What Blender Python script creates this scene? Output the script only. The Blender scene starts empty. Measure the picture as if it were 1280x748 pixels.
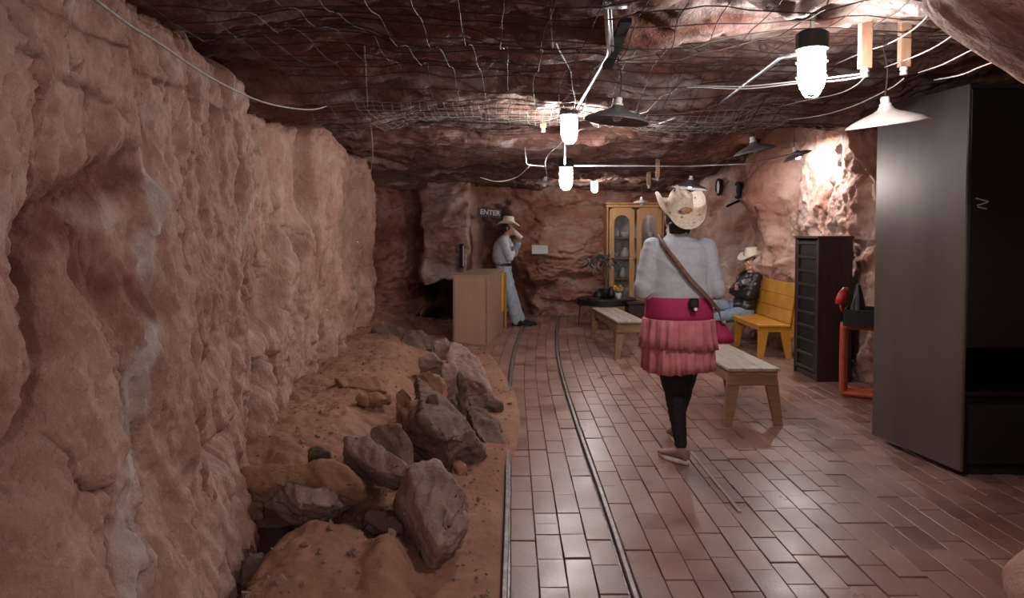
import bpy, bmesh, math, random
import numpy as np
from mathutils import Vector, Matrix, Euler

random.seed(7)
rs = np.random.RandomState(11)
S = bpy.context.scene
COL = S.collection
PI = math.pi

# ------------------------------------------------------------------ camera, world, exposure
F = 900.0
CAMZ = 1.45
PITCH = math.radians(2.0)
PPY = 321.0                      # row of the principal point
cd = bpy.data.cameras.new('camera'); cam = bpy.data.objects.new('camera', cd); COL.objects.link(cam)
cam.location = (0, 0, CAMZ); cam.rotation_euler = (PI/2 - PITCH, 0, 0)
cd.sensor_width = 36; cd.lens = F/1280*36; cd.shift_y = -(374-PPY)/1280
cd.clip_start = 0.05
S.camera = cam
S.view_settings.view_transform = 'Standard'; S.view_settings.look = 'None'
S.view_settings.gamma = 1; S.view_settings.exposure = 1.45
w = bpy.data.worlds.new('world'); S.world = w; w.use_nodes = True
w.node_tree.nodes['Background'].inputs[0].default_value = (1.0, 0.86, 0.82, 1)
w.node_tree.nodes['Background'].inputs[1].default_value = 0.24
BULB = 85.0

def ray(px, py):
    a = (px-640)/F; b = (PPY-py)/F
    return Vector((a, math.cos(PITCH)+b*math.sin(PITCH), -math.sin(PITCH)+b*math.cos(PITCH)))
def U(px, py, Y, dy=0.0):        # pixel -> point at distance Y
    d = ray(px, py); t = Y/d.y
    return Vector((d.x*t, Y+dy, CAMZ+d.z*t))
def Gz(px, py, z=0.0):           # pixel -> point at height z
    d = ray(px, py); t = (z-CAMZ)/d.z
    return Vector((d.x*t, d.y*t, z))

# ------------------------------------------------------------------ numpy noise
_perm = rs.permutation(512).astype(np.int64)
_ga = rs.rand(512)*2*PI
_gx, _gy = np.cos(_ga), np.sin(_ga)
_r1, _r2, _r3, _r4, _r5 = [rs.rand(512) for _ in range(5)]
def _h(i, j, s=0):
    return _perm[(_perm[(i + s*37) & 511] + j) & 511]
def perlin(x, y, s=0):
    xi = np.floor(x).astype(np.int64); yi = np.floor(y).astype(np.int64)
    fx = x-xi; fy = y-yi
    u = fx*fx*fx*(fx*(fx*6-15)+10); v = fy*fy*fy*(fy*(fy*6-15)+10)
    def g(a, b):
        k = _h(xi+a, yi+b, s); return _gx[k]*(fx-a)+_gy[k]*(fy-b)
    n0 = g(0,0)*(1-u)+g(1,0)*u; n1 = g(0,1)*(1-u)+g(1,1)*u
    return (n0*(1-v)+n1*v)*1.5
def fbm(x, y, o=4, s=0, gain=.5):
    r = 0; a = 1.0; f = 1.0
    for k in range(o):
        r = r + a*perlin(x*f+k*13.7, y*f-k*7.3, s+k); a *= gain; f *= 2.03
    return r
def ridge(x, y, o=4, s=0):
    r = 0; a = 1.0; f = 1.0
    for k in range(o):
        r = r + a*(1-np.abs(perlin(x*f+k*3.1, y*f+k*5.9, s+k))*2); a *= .5; f *= 2.1
    return r/1.9-.5
def facet(x, y, s=0, sharp=14.0, slope=.9):    # chiselled plates: every cell is a tilted plane
    wx = x+.35*perlin(x*1.7, y*1.7, s+5)+.12*perlin(x*5, y*5, s+6); wy = y+.35*perlin(x*1.7+9, y*1.7, s+7)+.12*perlin(x*5+3, y*5, s+8)
    xi = np.floor(wx).astype(np.int64); yi = np.floor(wy).astype(np.int64)
    ds = []; hs = []
    for a in (-1,0,1):
        for b in (-1,0,1):
            k = _h(xi+a, yi+b, s)
            dx = wx-(xi+a+_r1[k]); dy = wy-(yi+b+_r2[k])
            ds.append(np.sqrt(dx*dx+dy*dy)); hs.append((_r3[k]-.5)*1.2+slope*((_r4[k]-.5)*dx+(_r5[k]-.5)*dy))
    ds = np.array(ds); hs = np.array(hs); m = ds.min(0)
    wt = np.exp(-sharp*(ds-m)); return (wt*hs).sum(0)/wt.sum(0)
def smooth(a, b, x):
    t = np.clip((x-a)/(b-a), 0, 1); return t*t*(3-2*t)
def gauss(x, y, cx, cy, sx, sy):
    return np.exp(-((x-cx)/sx)**2-((y-cy)/sy)**2)
def pdist(x, y, pts):            # distance to a polyline in wall coordinates
    best = np.full(np.shape(x), 1e9)
    for (ax, ay), (bx, by) in zip(pts[:-1], pts[1:]):
        dx, dy = bx-ax, by-ay; L = dx*dx+dy*dy+1e-9
        t = np.clip(((x-ax)*dx+(y-ay)*dy)/L, 0, 1)
        best = np.minimum(best, np.hypot(x-ax-t*dx, y-ay-t*dy))
    return best

# ------------------------------------------------------------------ materials
MATS = {}
def new_mat(name):
    m = bpy.data.materials.new(name); m.use_nodes = True; MATS[name] = m
    nt = m.node_tree; return m, nt, nt.nodes['Principled BSDF']
def N(nt, typ, **kw):
    n = nt.nodes.new(typ)
    for k, v in kw.items():
        if k in n.inputs.keys() if isinstance(k, str) else False: n.inputs[k].default_value = v
        else: setattr(n, k, v)
    return n
def ramp(nt, src, stops):
    r = nt.nodes.new('ShaderNodeValToRGB'); e = r.color_ramp.elements
    while len(e) < len(stops): e.new(.5)
    for el, (p, c) in zip(e, stops): el.position = p; el.color = (*c, 1)
    nt.links.new(src, r.inputs[0]); return r.outputs[0]
def noise_out(nt, scale, detail=5, rough=.55, stretch=(1,1,1), dist=0.0, coord='Object'):
    tc = nt.nodes.new('ShaderNodeTexCoord'); mp = nt.nodes.new('ShaderNodeMapping')
    mp.inputs['Scale'].default_value = stretch
    n = nt.nodes.new('ShaderNodeTexNoise')
    n.inputs['Scale'].default_value = scale; n.inputs['Detail'].default_value = detail
    n.inputs['Roughness'].default_value = rough; n.inputs['Distortion'].default_value = dist
    nt.links.new(tc.outputs[coord], mp.inputs[0]); nt.links.new(mp.outputs[0], n.inputs['Vector'])
    return n.outputs['Fac']
def mixc(nt, fac, a, b, mode='MIX'):
    m = nt.nodes.new('ShaderNodeMix'); m.data_type = 'RGBA'; m.blend_type = mode
    for s, v in ((m.inputs['Factor'], fac), (m.inputs['A'], a), (m.inputs['B'], b)):
        if hasattr(v, 'is_output'): nt.links.new(v, s)
        elif isinstance(v, tuple): s.default_value = (*v, 1)
        else: s.default_value = v
    return m.outputs['Result']
# Mix node has several sockets called A/B: pick the colour ones
def mixc(nt, fac, a, b, mode='MIX'):
    m = nt.nodes.new('ShaderNodeMix'); m.data_type = 'RGBA'; m.blend_type = mode
    for s, v in ((m.inputs[0], fac), (m.inputs[6], a), (m.inputs[7], b)):
        if isinstance(v, bpy.types.NodeSocket): nt.links.new(v, s)
        elif isinstance(v, tuple): s.default_value = (*v, 1)
        else: s.default_value = v
    return m.outputs[2]
def bump(nt, bs, src, strength, dist=.01, prev=None):
    b = nt.nodes.new('ShaderNodeBump'); b.inputs['Strength'].default_value = strength; b.inputs['Distance'].default_value = dist
    nt.links.new(src, b.inputs['Height'])
    if prev is not None: nt.links.new(prev, b.inputs['Normal'])
    nt.links.new(b.outputs[0], bs.inputs['Normal']); return b.outputs[0]
def simple(name, c1, c2=None, rough=.6, metal=0.0, scale=12, bs=0.0, stretch=(1,1,1), spec=None, detail=4):
    m, nt, b = new_mat(name)
    b.inputs['Roughness'].default_value = rough; b.inputs['Metallic'].default_value = metal
    if spec is not None: b.inputs['Specular IOR Level'].default_value = spec
    if c2 is None: c2 = tuple(x*.82 for x in c1)
    n = noise_out(nt, scale, detail, stretch=stretch)
    nt.links.new(ramp(nt, n, [(.32, c2), (.68, c1)]), b.inputs['Base Color'])
    if bs: bump(nt, b, n, bs, .004)
    return m
def rock_mat(name, cols, tint=True, k=1.0, rough=.88):
    m, nt, b = new_mat(name)
    big = noise_out(nt, 1.3, 6, .6, dist=.4); mid = noise_out(nt, 6.5, 6, .65, stretch=(1,1,.55)); fine = noise_out(nt, 45, 5, .7)
    c = ramp(nt, big, [(.34, cols[0]), (.5, cols[1]), (.66, cols[2])])
    c = mixc(nt, ramp(nt, mid, [(.42, (0,0,0)), (.62, (.6,.6,.6))]), c, cols[3])
    c = mixc(nt, ramp(nt, fine, [(.52, (0,0,0)), (.7, (.35,.35,.35))]), c, cols[4])
    vo = nt.nodes.new('ShaderNodeTexVoronoi'); vo.inputs['Scale'].default_value = 22
    tc = nt.nodes.new('ShaderNodeTexCoord'); nt.links.new(tc.outputs['Object'], vo.inputs['Vector'])
    pit = ramp(nt, vo.outputs['Distance'], [(.03, (.5,.5,.5)), (.09, (0,0,0))])
    c = mixc(nt, pit, c, tuple(x*.4 for x in cols[0]))
    if tint:
        at = nt.nodes.new('ShaderNodeAttribute'); at.attribute_name = 'tint'
        sp = nt.nodes.new('ShaderNodeSeparateColor'); nt.links.new(at.outputs['Color'], sp.inputs[0])
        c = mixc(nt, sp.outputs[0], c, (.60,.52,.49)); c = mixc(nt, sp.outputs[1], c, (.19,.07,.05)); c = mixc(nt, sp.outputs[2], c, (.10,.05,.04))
    nt.links.new(c, b.inputs['Base Color']); b.inputs['Roughness'].default_value = rough
    b.inputs['Specular IOR Level'].default_value = .3
    p = bump(nt, b, mid, .55*k, .05); p = bump(nt, b, fine, .5*k, .012, p)
    bump(nt, b, vo.outputs['Distance'], .25*k, .01, p)
    return m
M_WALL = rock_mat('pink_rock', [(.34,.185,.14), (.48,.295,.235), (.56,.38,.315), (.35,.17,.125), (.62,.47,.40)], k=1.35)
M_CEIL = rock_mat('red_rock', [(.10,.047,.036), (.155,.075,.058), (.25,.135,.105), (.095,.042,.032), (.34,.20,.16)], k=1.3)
M_BACK = rock_mat('rust_rock', [(.20,.082,.055), (.30,.135,.09), (.36,.17,.12), (.22,.085,.055), (.42,.24,.17)])
M_BOUL = rock_mat('boulder_rock', [(.22,.14,.115), (.34,.235,.20), (.42,.30,.25), (.22,.135,.105), (.48,.36,.30)], tint=False, k=1.2)
M_BOUD = rock_mat('dark_boulder_rock', [(.13,.08,.065), (.19,.122,.098), (.26,.175,.14), (.13,.08,.065), (.31,.21,.17)], tint=False, k=.8)
M_DUST = rock_mat('dusty_boulder_rock', [(.27,.13,.085), (.37,.2,.13), (.42,.24,.165), (.3,.15,.1), (.42,.26,.19)], tint=False, k=.6)
M_DIRT = rock_mat('red_dirt', [(.26,.125,.085), (.34,.18,.125), (.40,.225,.16), (.27,.12,.08), (.42,.26,.19)], tint=False, k=.5, rough=.95)
def brick_mat(name, attr):
    m, nt, b = new_mat(name)
    if attr:
        a = nt.nodes.new('ShaderNodeAttribute'); a.attribute_name = 'rnd'; r = a.outputs['Fac']
    else:
        a = nt.nodes.new('ShaderNodeObjectInfo'); r = a.outputs['Random']
    tc = nt.nodes.new('ShaderNodeNewGeometry')
    n = nt.nodes.new('ShaderNodeTexNoise'); n.inputs['Scale'].default_value = 3.0; n.inputs['Detail'].default_value = 6
    nt.links.new(tc.outputs['Position'], n.inputs['Vector'])
    n2 = nt.nodes.new('ShaderNodeTexNoise'); n2.inputs['Scale'].default_value = 60; n2.inputs['Detail'].default_value = 4
    nt.links.new(tc.outputs['Position'], n2.inputs['Vector'])
    c = ramp(nt, r, [(0, (.18,.085,.062)), (.5, (.25,.125,.095)), (1, (.31,.175,.14))])
    c = mixc(nt, ramp(nt, n.outputs['Fac'], [(.42, (0,0,0)), (.62, (.5,.5,.5))]), c, (.34,.205,.17))
    nt.links.new(c, b.inputs['Base Color'])
    nt.links.new(ramp(nt, n.outputs['Fac'], [(.3, (.26,.26,.26)), (.7, (.47,.47,.47))]), b.inputs['Roughness'])
    bump(nt, b, n2.outputs['Fac'], .25, .003)
    return m
M_BRICK = brick_mat('worn_brick', False); M_BRICK2 = brick_mat('worn_brick_far', True)
M_WOOD = simple('weathered_wood', (.31,.17,.095), (.18,.095,.052), .6, scale=6, bs=.3, stretch=(1,1,9))
M_WOODG = simple('grey_bench_boards', (.43,.34,.28), (.27,.20,.155), .55, scale=9, bs=.3, stretch=(6,.6,1))
M_OAK = simple('golden_oak', (.46,.25,.10), (.34,.165,.06), .45, scale=7, bs=.1, stretch=(5,5,.6))
M_YEL = simple('yellow_paint', (.55,.26,.03), (.42,.185,.02), .45, scale=5)
M_PLY = simple('tan_plywood', (.40,.245,.175), (.34,.20,.14), .65, scale=5, stretch=(1,1,.4))
M_PLYE = simple('plywood_edge', (.28,.16,.11), (.2,.11,.08), .7, scale=14)
M_YST = simple('yellow_strip', (.80,.45,.02), (.7,.36,.02), .5, scale=20)
M_CABS = simple('brown_steel', (.14,.105,.095), (.085,.06,.053), .30, metal=.25, scale=2.2, stretch=(1,1,.35), detail=6)
M_BLK = simple('black_gloss', (.006,.0055,.006), (.004,.004,.0045), .45, scale=6)
M_BLKM = simple('black_matt', (.010,.009,.009), (.006,.005,.005), .8, scale=6)
M_DKW = simple('dark_wood', (.045,.02,.016), (.025,.011,.009), .45, scale=6, stretch=(6,6,.6))
M_ORG = simple('orange_painted_pipe', (.55,.11,.045), (.42,.075,.03), .4, scale=8)
M_RED = simple('red_plastic', (.6,.03,.025), (.45,.02,.02), .4, scale=8)
M_STEEL = simple('galvanised_steel', (.55,.56,.58), (.42,.43,.46), .38, metal=.85, scale=30)
M_RAIL = simple('worn_rail_steel', (.33,.30,.30), (.16,.12,.11), .42, metal=.7, scale=25)
M_WIRE = simple('rusty_wire', (.05,.026,.02), (.03,.016,.012), .7, scale=40)
M_WIREL = simple('pale_wire', (.42,.36,.33), (.3,.25,.23), .55, scale=40)
M_WIREW = simple('white_cable', (.7,.66,.64), (.6,.56,.54), .5, scale=40)
M_ENAM = simple('white_enamel', (.62,.58,.55), (.5,.45,.42), .35, scale=15)
M_ENAG = simple('grey_enamel', (.16,.155,.16), (.11,.1,.105), .4, scale=15)
M_PORC = simple('porcelain', (.75,.72,.70), (.65,.62,.6), .3, scale=15)
M_PEG = simple('pale_batten_wood', (.50,.30,.19), (.38,.21,.13), .65, scale=9, stretch=(6,6,1))
M_SKIN = simple('skin', (.50,.27,.19), (.44,.22,.15), .55, scale=14)
M_EYE = simple('eye', (.75,.73,.7), (.7,.68,.66), .25, scale=5)
M_IRIS = simple('iris', (.05,.025,.015), (.03,.015,.01), .2, scale=5)
M_LIP = simple('lips', (.42,.15,.12), (.36,.12,.1), .5, scale=9)
M_HAIR = simple('dark_hair', (.035,.02,.015), (.015,.009,.007), .5, scale=30, stretch=(1,1,.2), bs=.4)
M_GREY = simple('heather_grey_knit', (.46,.455,.50), (.40,.395,.44), .85, scale=60, bs=.15)
M_MAG = simple('magenta_jersey', (.42,.022,.11), (.34,.015,.085), .75, scale=8)
M_PINK = simple('dusty_pink_cotton', (.62,.225,.24), (.46,.125,.155), .85, scale=10, bs=.2)
M_LEG = simple('black_leggings', (.012,.011,.012), (.008,.007,.008), .8, scale=20)
M_SHOE = simple('mauve_shoe', (.32,.17,.15), (.25,.13,.115), .7, scale=20)
M_SOLE = simple('white_sole', (.72,.64,.58), (.6,.52,.46), .6, scale=20)
M_DENIM = simple('light_denim', (.36,.42,.50), (.27,.32,.40), .85, scale=14, bs=.2)
M_DENIM2 = simple('blue_denim', (.22,.27,.34), (.15,.185,.25), .85, scale=14, bs=.2)
M_SHIRT = simple('pale_blue_shirt', (.46,.49,.58), (.38,.40,.50), .85, scale=9, bs=.1)
M_JACK = simple('black_leather', (.018,.017,.018), (.01,.01,.01), .33, scale=9, bs=.3)
M_FELT = simple('cream_felt', (.66,.58,.48), (.58,.50,.41), .8, scale=18)
M_STRAP = simple('woven_strap', (.24,.11,.09), (.10,.05,.045), .7, scale=45)
M_LEAF = simple('dusty_green_leaf', (.20,.20,.17), (.10,.11,.09), .6, scale=12)
M_TRUNK = simple('plant_trunk', (.16,.09,.06), (.1,.055,.04), .8, scale=16, bs=.3)
M_FLOW = simple('yellow_petals', (.85,.45,.03), (.75,.34,.02), .6, scale=12)
M_SIGNB = simple('faded_navy_board', (.05,.065,.11), (.035,.045,.08), .6, scale=10)
M_LET = simple('cream_lettering', (.75,.62,.48), (.66,.52,.4), .6, scale=10)
M_PAPER = simple('pale_notice_board', (.52,.50,.50), (.44,.42,.42), .6, scale=20)
M_CAN = simple('pale_can', (.72,.56,.5), (.6,.42,.38), .35, scale=14)
M_MORT = simple('pale_mortar', (.52,.41,.35), (.42,.32,.27), .8, scale=30, bs=.3)
M_BASE = simple('dark_floor_bed', (.20,.105,.08), (.13,.065,.05), .9, scale=10, bs=.3)
def straw():
    m, nt, b = new_mat('woven_straw')
    tc = nt.nodes.new('ShaderNodeTexCoord')
    vo = nt.nodes.new('ShaderNodeTexVoronoi'); vo.inputs['Scale'].default_value = 16
    nt.links.new(tc.outputs['Object'], vo.inputs['Vector'])
    n = noise_out(nt, 60, 3)
    c = ramp(nt, n, [(.35, (.60,.45,.36)), (.6, (.74,.62,.53))])
    c = mixc(nt, ramp(nt, vo.outputs['Distance'], [(.10, (.9,.9,.9)), (.17, (0,0,0))]), c, (.16,.07,.04))
    nt.links.new(c, b.inputs['Base Color']); b.inputs['Roughness'].default_value = .75
    bump(nt, b, n, .4, .003); return m
M_STRAW = straw()
def glow(name, st, c=(1, .96, .93)):
    m, nt, b = new_mat(name); b.inputs['Base Color'].default_value = (.8,.8,.8,1)
    b.inputs['Emission Color'].default_value = (*c, 1); b.inputs['Emission Strength'].default_value = st; return m
M_GLOW = glow('lit_globe', BULB); M_GLOWN = glow('added_near_globe', 32.0); M_GLOW2 = glow('lit_bulb', 90.0); M_GLOW3 = glow('bright_flood_bulb', 650.0)
def glass():
    m = bpy.data.materials.new('cabinet_glass'); m.use_nodes = True; nt = m.node_tree; nt.nodes.clear()
    o_ = nt.nodes.new('ShaderNodeOutputMaterial'); mx = nt.nodes.new('ShaderNodeMixShader'); mx.inputs[0].default_value = .22
    t_ = nt.nodes.new('ShaderNodeBsdfTransparent'); g_ = nt.nodes.new('ShaderNodeBsdfGlossy'); g_.inputs['Roughness'].default_value = .12
    nt.links.new(t_.outputs[0], mx.inputs[1]); nt.links.new(g_.outputs[0], mx.inputs[2]); nt.links.new(mx.outputs[0], o_.inputs[0]); return m
def old_glass():
    m, nt, b = new_mat('cabinet_glass'); b.inputs['Transmission Weight'].default_value = 1; b.inputs['Roughness'].default_value = .03
    b.inputs['IOR'].default_value = 1.45; b.inputs['Base Color'].default_value = (.95,.97,.98,1); return m
M_GLASS = glass()

# ------------------------------------------------------------------ object helpers
def prop(o, label=None, cat=None, group=None, kind=None):
    if label: o['label'] = label
    if cat: o['category'] = cat
    if group: o['group'] = group
    if kind: o['kind'] = kind
    return o
def link(name, me, mat, parent=None):
    o = bpy.data.objects.new(name, me); COL.objects.link(o)
    for m in (mat if isinstance(mat, (list, tuple)) else [mat]): me.materials.append(m)
    if parent is not None:
        o.parent = parent; o.matrix_parent_inverse = parent['_w'] and Matrix.Translation(parent.location).inverted() if False else (Matrix.Translation(parent.location) @ parent.rotation_euler.to_matrix().to_4x4()).inverted()
    return o
def obj(name, bm, mat, parent=None, smooth_sh=False, local=False):
    bmesh.ops.recalc_face_normals(bm, faces=bm.faces)
    me = bpy.data.meshes.new(name); bm.to_mesh(me); bm.free()
    if smooth_sh: me.polygons.foreach_set('use_smooth', [True]*len(me.polygons))
    o = bpy.data.objects.new(name, me); COL.objects.link(o)
    for m in (mat if isinstance(mat, (list, tuple)) else [mat]): me.materials.append(m)
    if parent is not None:
        o.parent = parent
        if not local:
            if parent.type == 'EMPTY': o.matrix_parent_inverse = (Matrix.Translation(parent.location) @ parent.rotation_euler.to_matrix().to_4x4()).inverted()
            else: o.matrix_parent_inverse = Matrix()     # sub-part of a part: same space
            if parent.type != 'EMPTY': pass
    return o
def sub(name, bm, mat, part, smooth_sh=False):            # sub-part, authored in the space its part was authored in
    return obj(name, bm, mat, part, smooth_sh, local=True)
def thing(name, label, cat, loc=(0,0,0), rot=(0,0,0), group=None):
    o = bpy.data.objects.new(name, None); COL.objects.link(o); o.location = loc; o.rotation_euler = rot
    o.empty_display_size = .1
    return prop(o, label, cat, group)
def dup(root, loc, rot=None, label=None, scale=None):
    r = root.copy(); COL.objects.link(r); r.location = loc
    if rot is not None: r.rotation_euler = rot
    if label: r['label'] = label
    if scale: r.scale = (scale,)*3
    for ch in list(root.children):
        c = ch.copy(); COL.objects.link(c); c.parent = r
        for g in list(ch.children):
            d = g.copy(); COL.objects.link(d); d.parent = c
    return r
def NB(): return bmesh.new()
def add_box(bm, c, s, rot=None, bev=0.0, taper=None):
    vs = []
    for z in (-1, 1):
        k = 1.0 if (taper is None or z > 0) else taper
        for x, y in ((-1,-1),(1,-1),(1,1),(-1,1)):
            v = Vector((x*s[0]/2*k, y*s[1]/2*k, z*s[2]/2))
            if rot is not None: v = rot @ v
            vs.append(bm.verts.new(v+Vector(c)))
    fs = [bm.faces.new([vs[i] for i in q]) for q in ((3,2,1,0),(4,5,6,7),(0,1,5,4),(1,2,6,5),(2,3,7,6),(3,0,4,7))]
    if bev:
        es = {e for f in fs for e in f.edges}
        bmesh.ops.bevel(bm, geom=list(es), offset=bev, segments=1, affect='EDGES')
    return vs
def frame_of(d):
    d = d.normalized(); a = Vector((0,0,1)) if abs(d.z) < .9 else Vector((1,0,0))
    u = d.cross(a).normalized(); return u, d.cross(u).normalized()
def add_tube(bm, pts, r, n=8, caps=True):
    pts = [Vector(p) for p in pts]; rr = r if isinstance(r, (list, tuple)) else [r]*len(pts)
    rings = []; pu = None
    for i, p in enumerate(pts):
        d = (pts[min(i+1, len(pts)-1)]-pts[max(i-1, 0)])
        if d.length < 1e-9: d = Vector((0,0,1))
        d.normalize()
        if pu is None: u, v = frame_of(d)
        else:
            u = (pu-d*pu.dot(d))
            u = u.normalized() if u.length > 1e-6 else frame_of(d)[0]
            v = d.cross(u)
        pu = u
        rings.append([bm.verts.new(p+(u*math.cos(2*PI*k/n)+v*math.sin(2*PI*k/n))*rr[i]) for k in range(n)])
    for a, b in zip(rings[:-1], rings[1:]):
        for k in range(n): bm.faces.new((a[k], a[(k+1)%n], b[(k+1)%n], b[k]))
    if caps: bm.faces.new(rings[0][::-1]); bm.faces.new(rings[-1])
def add_lathe(bm, prof, c=(0,0,0), n=24, rot=None, close=False):
    rings = []
    for r, z in prof:
        ring = []
        for k in range(n):
            v = Vector((r*math.cos(2*PI*k/n), r*math.sin(2*PI*k/n), z))
            if rot is not None: v = rot @ v
            ring.append(bm.verts.new(v+Vector(c)))
        rings.append(ring)
    for a, b in zip(rings[:-1], rings[1:]):
        for k in range(n): bm.faces.new((a[k], a[(k+1)%n], b[(k+1)%n], b[k]))
    if close: bm.faces.new(rings[0][::-1]); bm.faces.new(rings[-1])
def add_ball(bm, c, r, rot=None, seg=14, rings=10):
    if not isinstance(r, (tuple, list)): r = (r, r, r)
    prof = []
    top = None
    rows = []
    def P(x, y, z):
        v = Vector((x*r[0], y*r[1], z*r[2]))
        if rot is not None: v = rot @ v
        return bm.verts.new(v+Vector(c))
    a = P(0,0,-1); b = P(0,0,1)
    for i in range(1, rings):
        t = -PI/2+PI*i/rings
        rows.append([P(math.cos(t)*math.cos(2*PI*k/seg), math.cos(t)*math.sin(2*PI*k/seg), math.sin(t)) for k in range(seg)])
    for k in range(seg):
        bm.faces.new((a, rows[0][(k+1)%seg], rows[0][k])); bm.faces.new((b, rows[-1][k], rows[-1][(k+1)%seg]))
    for p, q in zip(rows[:-1], rows[1:]):
        for k in range(seg): bm.faces.new((p[k], p[(k+1)%seg], q[(k+1)%seg], q[k]))
def curve_pts(pts, n=8):         # Catmull-Rom through points
    P = [Vector(p) for p in pts]; P = [P[0]*2-P[1]]+P+[P[-1]*2-P[-2]]; out = []
    for i in range(1, len(P)-2):
        for k in range(n):
            t = k/n; a, b, c, d = P[i-1], P[i], P[i+1], P[i+2]
            out.append(.5*((2*b)+(c-a)*t+(2*a-5*b+4*c-d)*t*t+(3*b-a-3*c+d)*t**3))
    out.append(P[-2]); return out
def grid_obj(name, Pts, mat, tint=None, parent=None, flip=False):
    h, wd = Pts.shape[:2]
    me = bpy.data.meshes.new(name); me.vertices.add(h*wd); me.vertices.foreach_set('co', Pts.reshape(-1).astype(np.float32))
    i = np.arange(h*wd).reshape(h, wd); q = np.stack([i[:-1,:-1], i[:-1,1:], i[1:,1:], i[1:,:-1]], -1).reshape(-1, 4)
    if flip: q = q[:, ::-1]
    n = len(q); me.loops.add(n*4); me.loops.foreach_set('vertex_index', q.reshape(-1).astype(np.int32))
    me.polygons.add(n); me.polygons.foreach_set('loop_start', np.arange(0, n*4, 4, dtype=np.int32))
    me.polygons.foreach_set('use_smooth', np.ones(n, bool))
    me.update(); me.validate()
    if tint is not None:
        ca = me.color_attributes.new('tint', 'FLOAT_COLOR', 'POINT')
        c = np.ones((h*wd, 4), np.float32); c[:, :3] = tint.reshape(-1, 3); ca.data.foreach_set('color', c.reshape(-1))
    o = bpy.data.objects.new(name, me); COL.objects.link(o); me.materials.append(mat)
    if parent: o.parent = parent
    return o

# ------------------------------------------------------------------ the cave shell
def it(x, xs, ys): return np.interp(x, xs, ys)
def wl(px, py, X=-1.25):         # pixel -> (Y, z) on the left wall
    d = ray(px, py); t = X/d.x; return (d.y*t, CAMZ+d.z*t)
VEIN = [wl(*p) for p in ((198,150),(192,200),(186,290),(170,400),(150,480),(135,560),(118,650),(105,748))]
REDL = [wl(*p) for p in ((172,206),(120,235),(80,270),(48,305),(40,345))]
RED2 = [wl(*p) for p in ((95,250),(110,330),(170,370))]
CRK1 = [wl(*p) for p in ((48,330),(62,380),(68,440))]
CRK2 = [wl(*p) for p in ((40,485),(22,530),(0,585))]
CRK3 = [wl(*p) for p in ((0,62),(50,92),(110,112),(170,150))]
CRK4 = [wl(*p, -1.5) for p in ((160,540),(200,575),(225,560),(245,535))]
CRK5 = [wl(*p, -1.5) for p in ((300,70),(300,200),(296,320),(280,420),(262,500))]
CRK6 = [wl(*p, -1.7) for p in ((382,140),(378,300),(372,420))]
def left_x(Y, z):
    bot = it(Y, [-3,0,1.5,2.85,3.3,3.8,4.5,6.2,9.3,9.9,10.6], [-1.3,-1.2,-1.12,-1.12,-1.28,-1.46,-1.66,-1.86,-1.95,-2.1,-2.6])
    top = it(Y, [-3,0,1.8,2.8,4.6,6,9.3,9.9,10.6], [-1.6,-1.45,-1.3,-1.4,-1.62,-1.72,-1.84,-2.0,-2.5])
    t = np.clip(z/2.3, 0, 1.2); b = bot*(1-t)+top*t
    u, v = Y*.9, z*.8
    nr = smooth(4.2, 2.6, Y)
    d = (.20-.08*nr)*facet(Y*.85, z*.42+.2, 1, 26)+(.11-.03*nr)*facet(Y*2.3, z*1.1, 2, 26)+.034*facet(Y*6+z, z*2.4, 3, 30)+.016*facet(Y*15+2*z, z*6, 4, 26)+.008*facet(Y*38, z*19, 5, 22)+.022*ridge(Y*5+z, z*1.2, 5, 6)
    d = d+.05*fbm(u*1.6, v*1.6, 4, 9)+.010*fbm(Y*22, z*14, 4, 12)
    # the light bulge above the red hollow, and the buttress below
    d = d+.05*gauss(Y, z, 2.15, 2.0, .45, .38)
    w_ = .3*perlin(Y*4, z*4, 30)
    d = d-.09*np.exp(-(pdist(Y, z, REDL)/(.06))**2)-.04*np.exp(-(pdist(Y, z, RED2)/.09)**2)
    d = d-.16*np.exp(-(pdist(Y, z, CRK1)/.035)**2)-.22*np.exp(-(pdist(Y, z, CRK2)/.06)**2)-.02*np.exp(-(pdist(Y, z, CRK3)/.012)**2)
    d = d-.035*smooth(.10, .16, np.abs(((fbm(Y*1.1+7, z*.7, 3, 150))*1.5) % 1.0-.5)*0+np.abs(fbm(Y*1.3, z*.8, 4, 151)))*0-.05*np.exp(-(np.abs(fbm(Y*1.4+3, z*.75, 4, 152))/.018)**2)
    d = d-.10*np.exp(-(pdist(Y, z, CRK4)/.05)**2)-.09*np.exp(-(pdist(Y, z, CRK5)/.05)**2)-.07*np.exp(-(pdist(Y, z, CRK6)/.09)**2)
    d = d-.45*smooth(2.28, 2.5, z+.10*perlin(Y*1.3, 0*Y, 44))*smooth(3.2, 4.2, Y)
    return b+d
def left_tint(Y, z):
    n = fbm(Y*9, z*9, 4, 50); n2 = fbm(Y*3, z*3, 4, 51)
    vw = it(z, [0,1,2], [.12,.06,.035])
    r = np.clip(1.1-(pdist(Y, z, VEIN)+.03*n)/vw, 0, 1)*np.clip(.85+.5*n, 0, 1)
    r = np.maximum(r, .45*np.clip(n2*1.6-.75, 0, 1))
    g = np.clip(1.2-(np.minimum(pdist(Y, z, REDL), pdist(Y, z, RED2))+.05*n)/.10, 0, 1)*.85
    g = np.maximum(g, np.clip(-n2*1.5-.75, 0, 1)*.6)
    b = np.clip(1-(pdist(Y, z, CRK3)+.006*n)/.012, 0, 1)*.7
    b = np.maximum(b, .55*np.exp(-(np.abs(fbm(Y*1.4+3, z*.75, 4, 152))/.010)**2))
    return np.stack([r, g, b], -1)
ys = np.concatenate([np.linspace(-3, 1.1, 90)[:-1], np.linspace(1.1, 4.6, 330)[:-1], np.linspace(4.6, 10.6, 300)])
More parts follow.
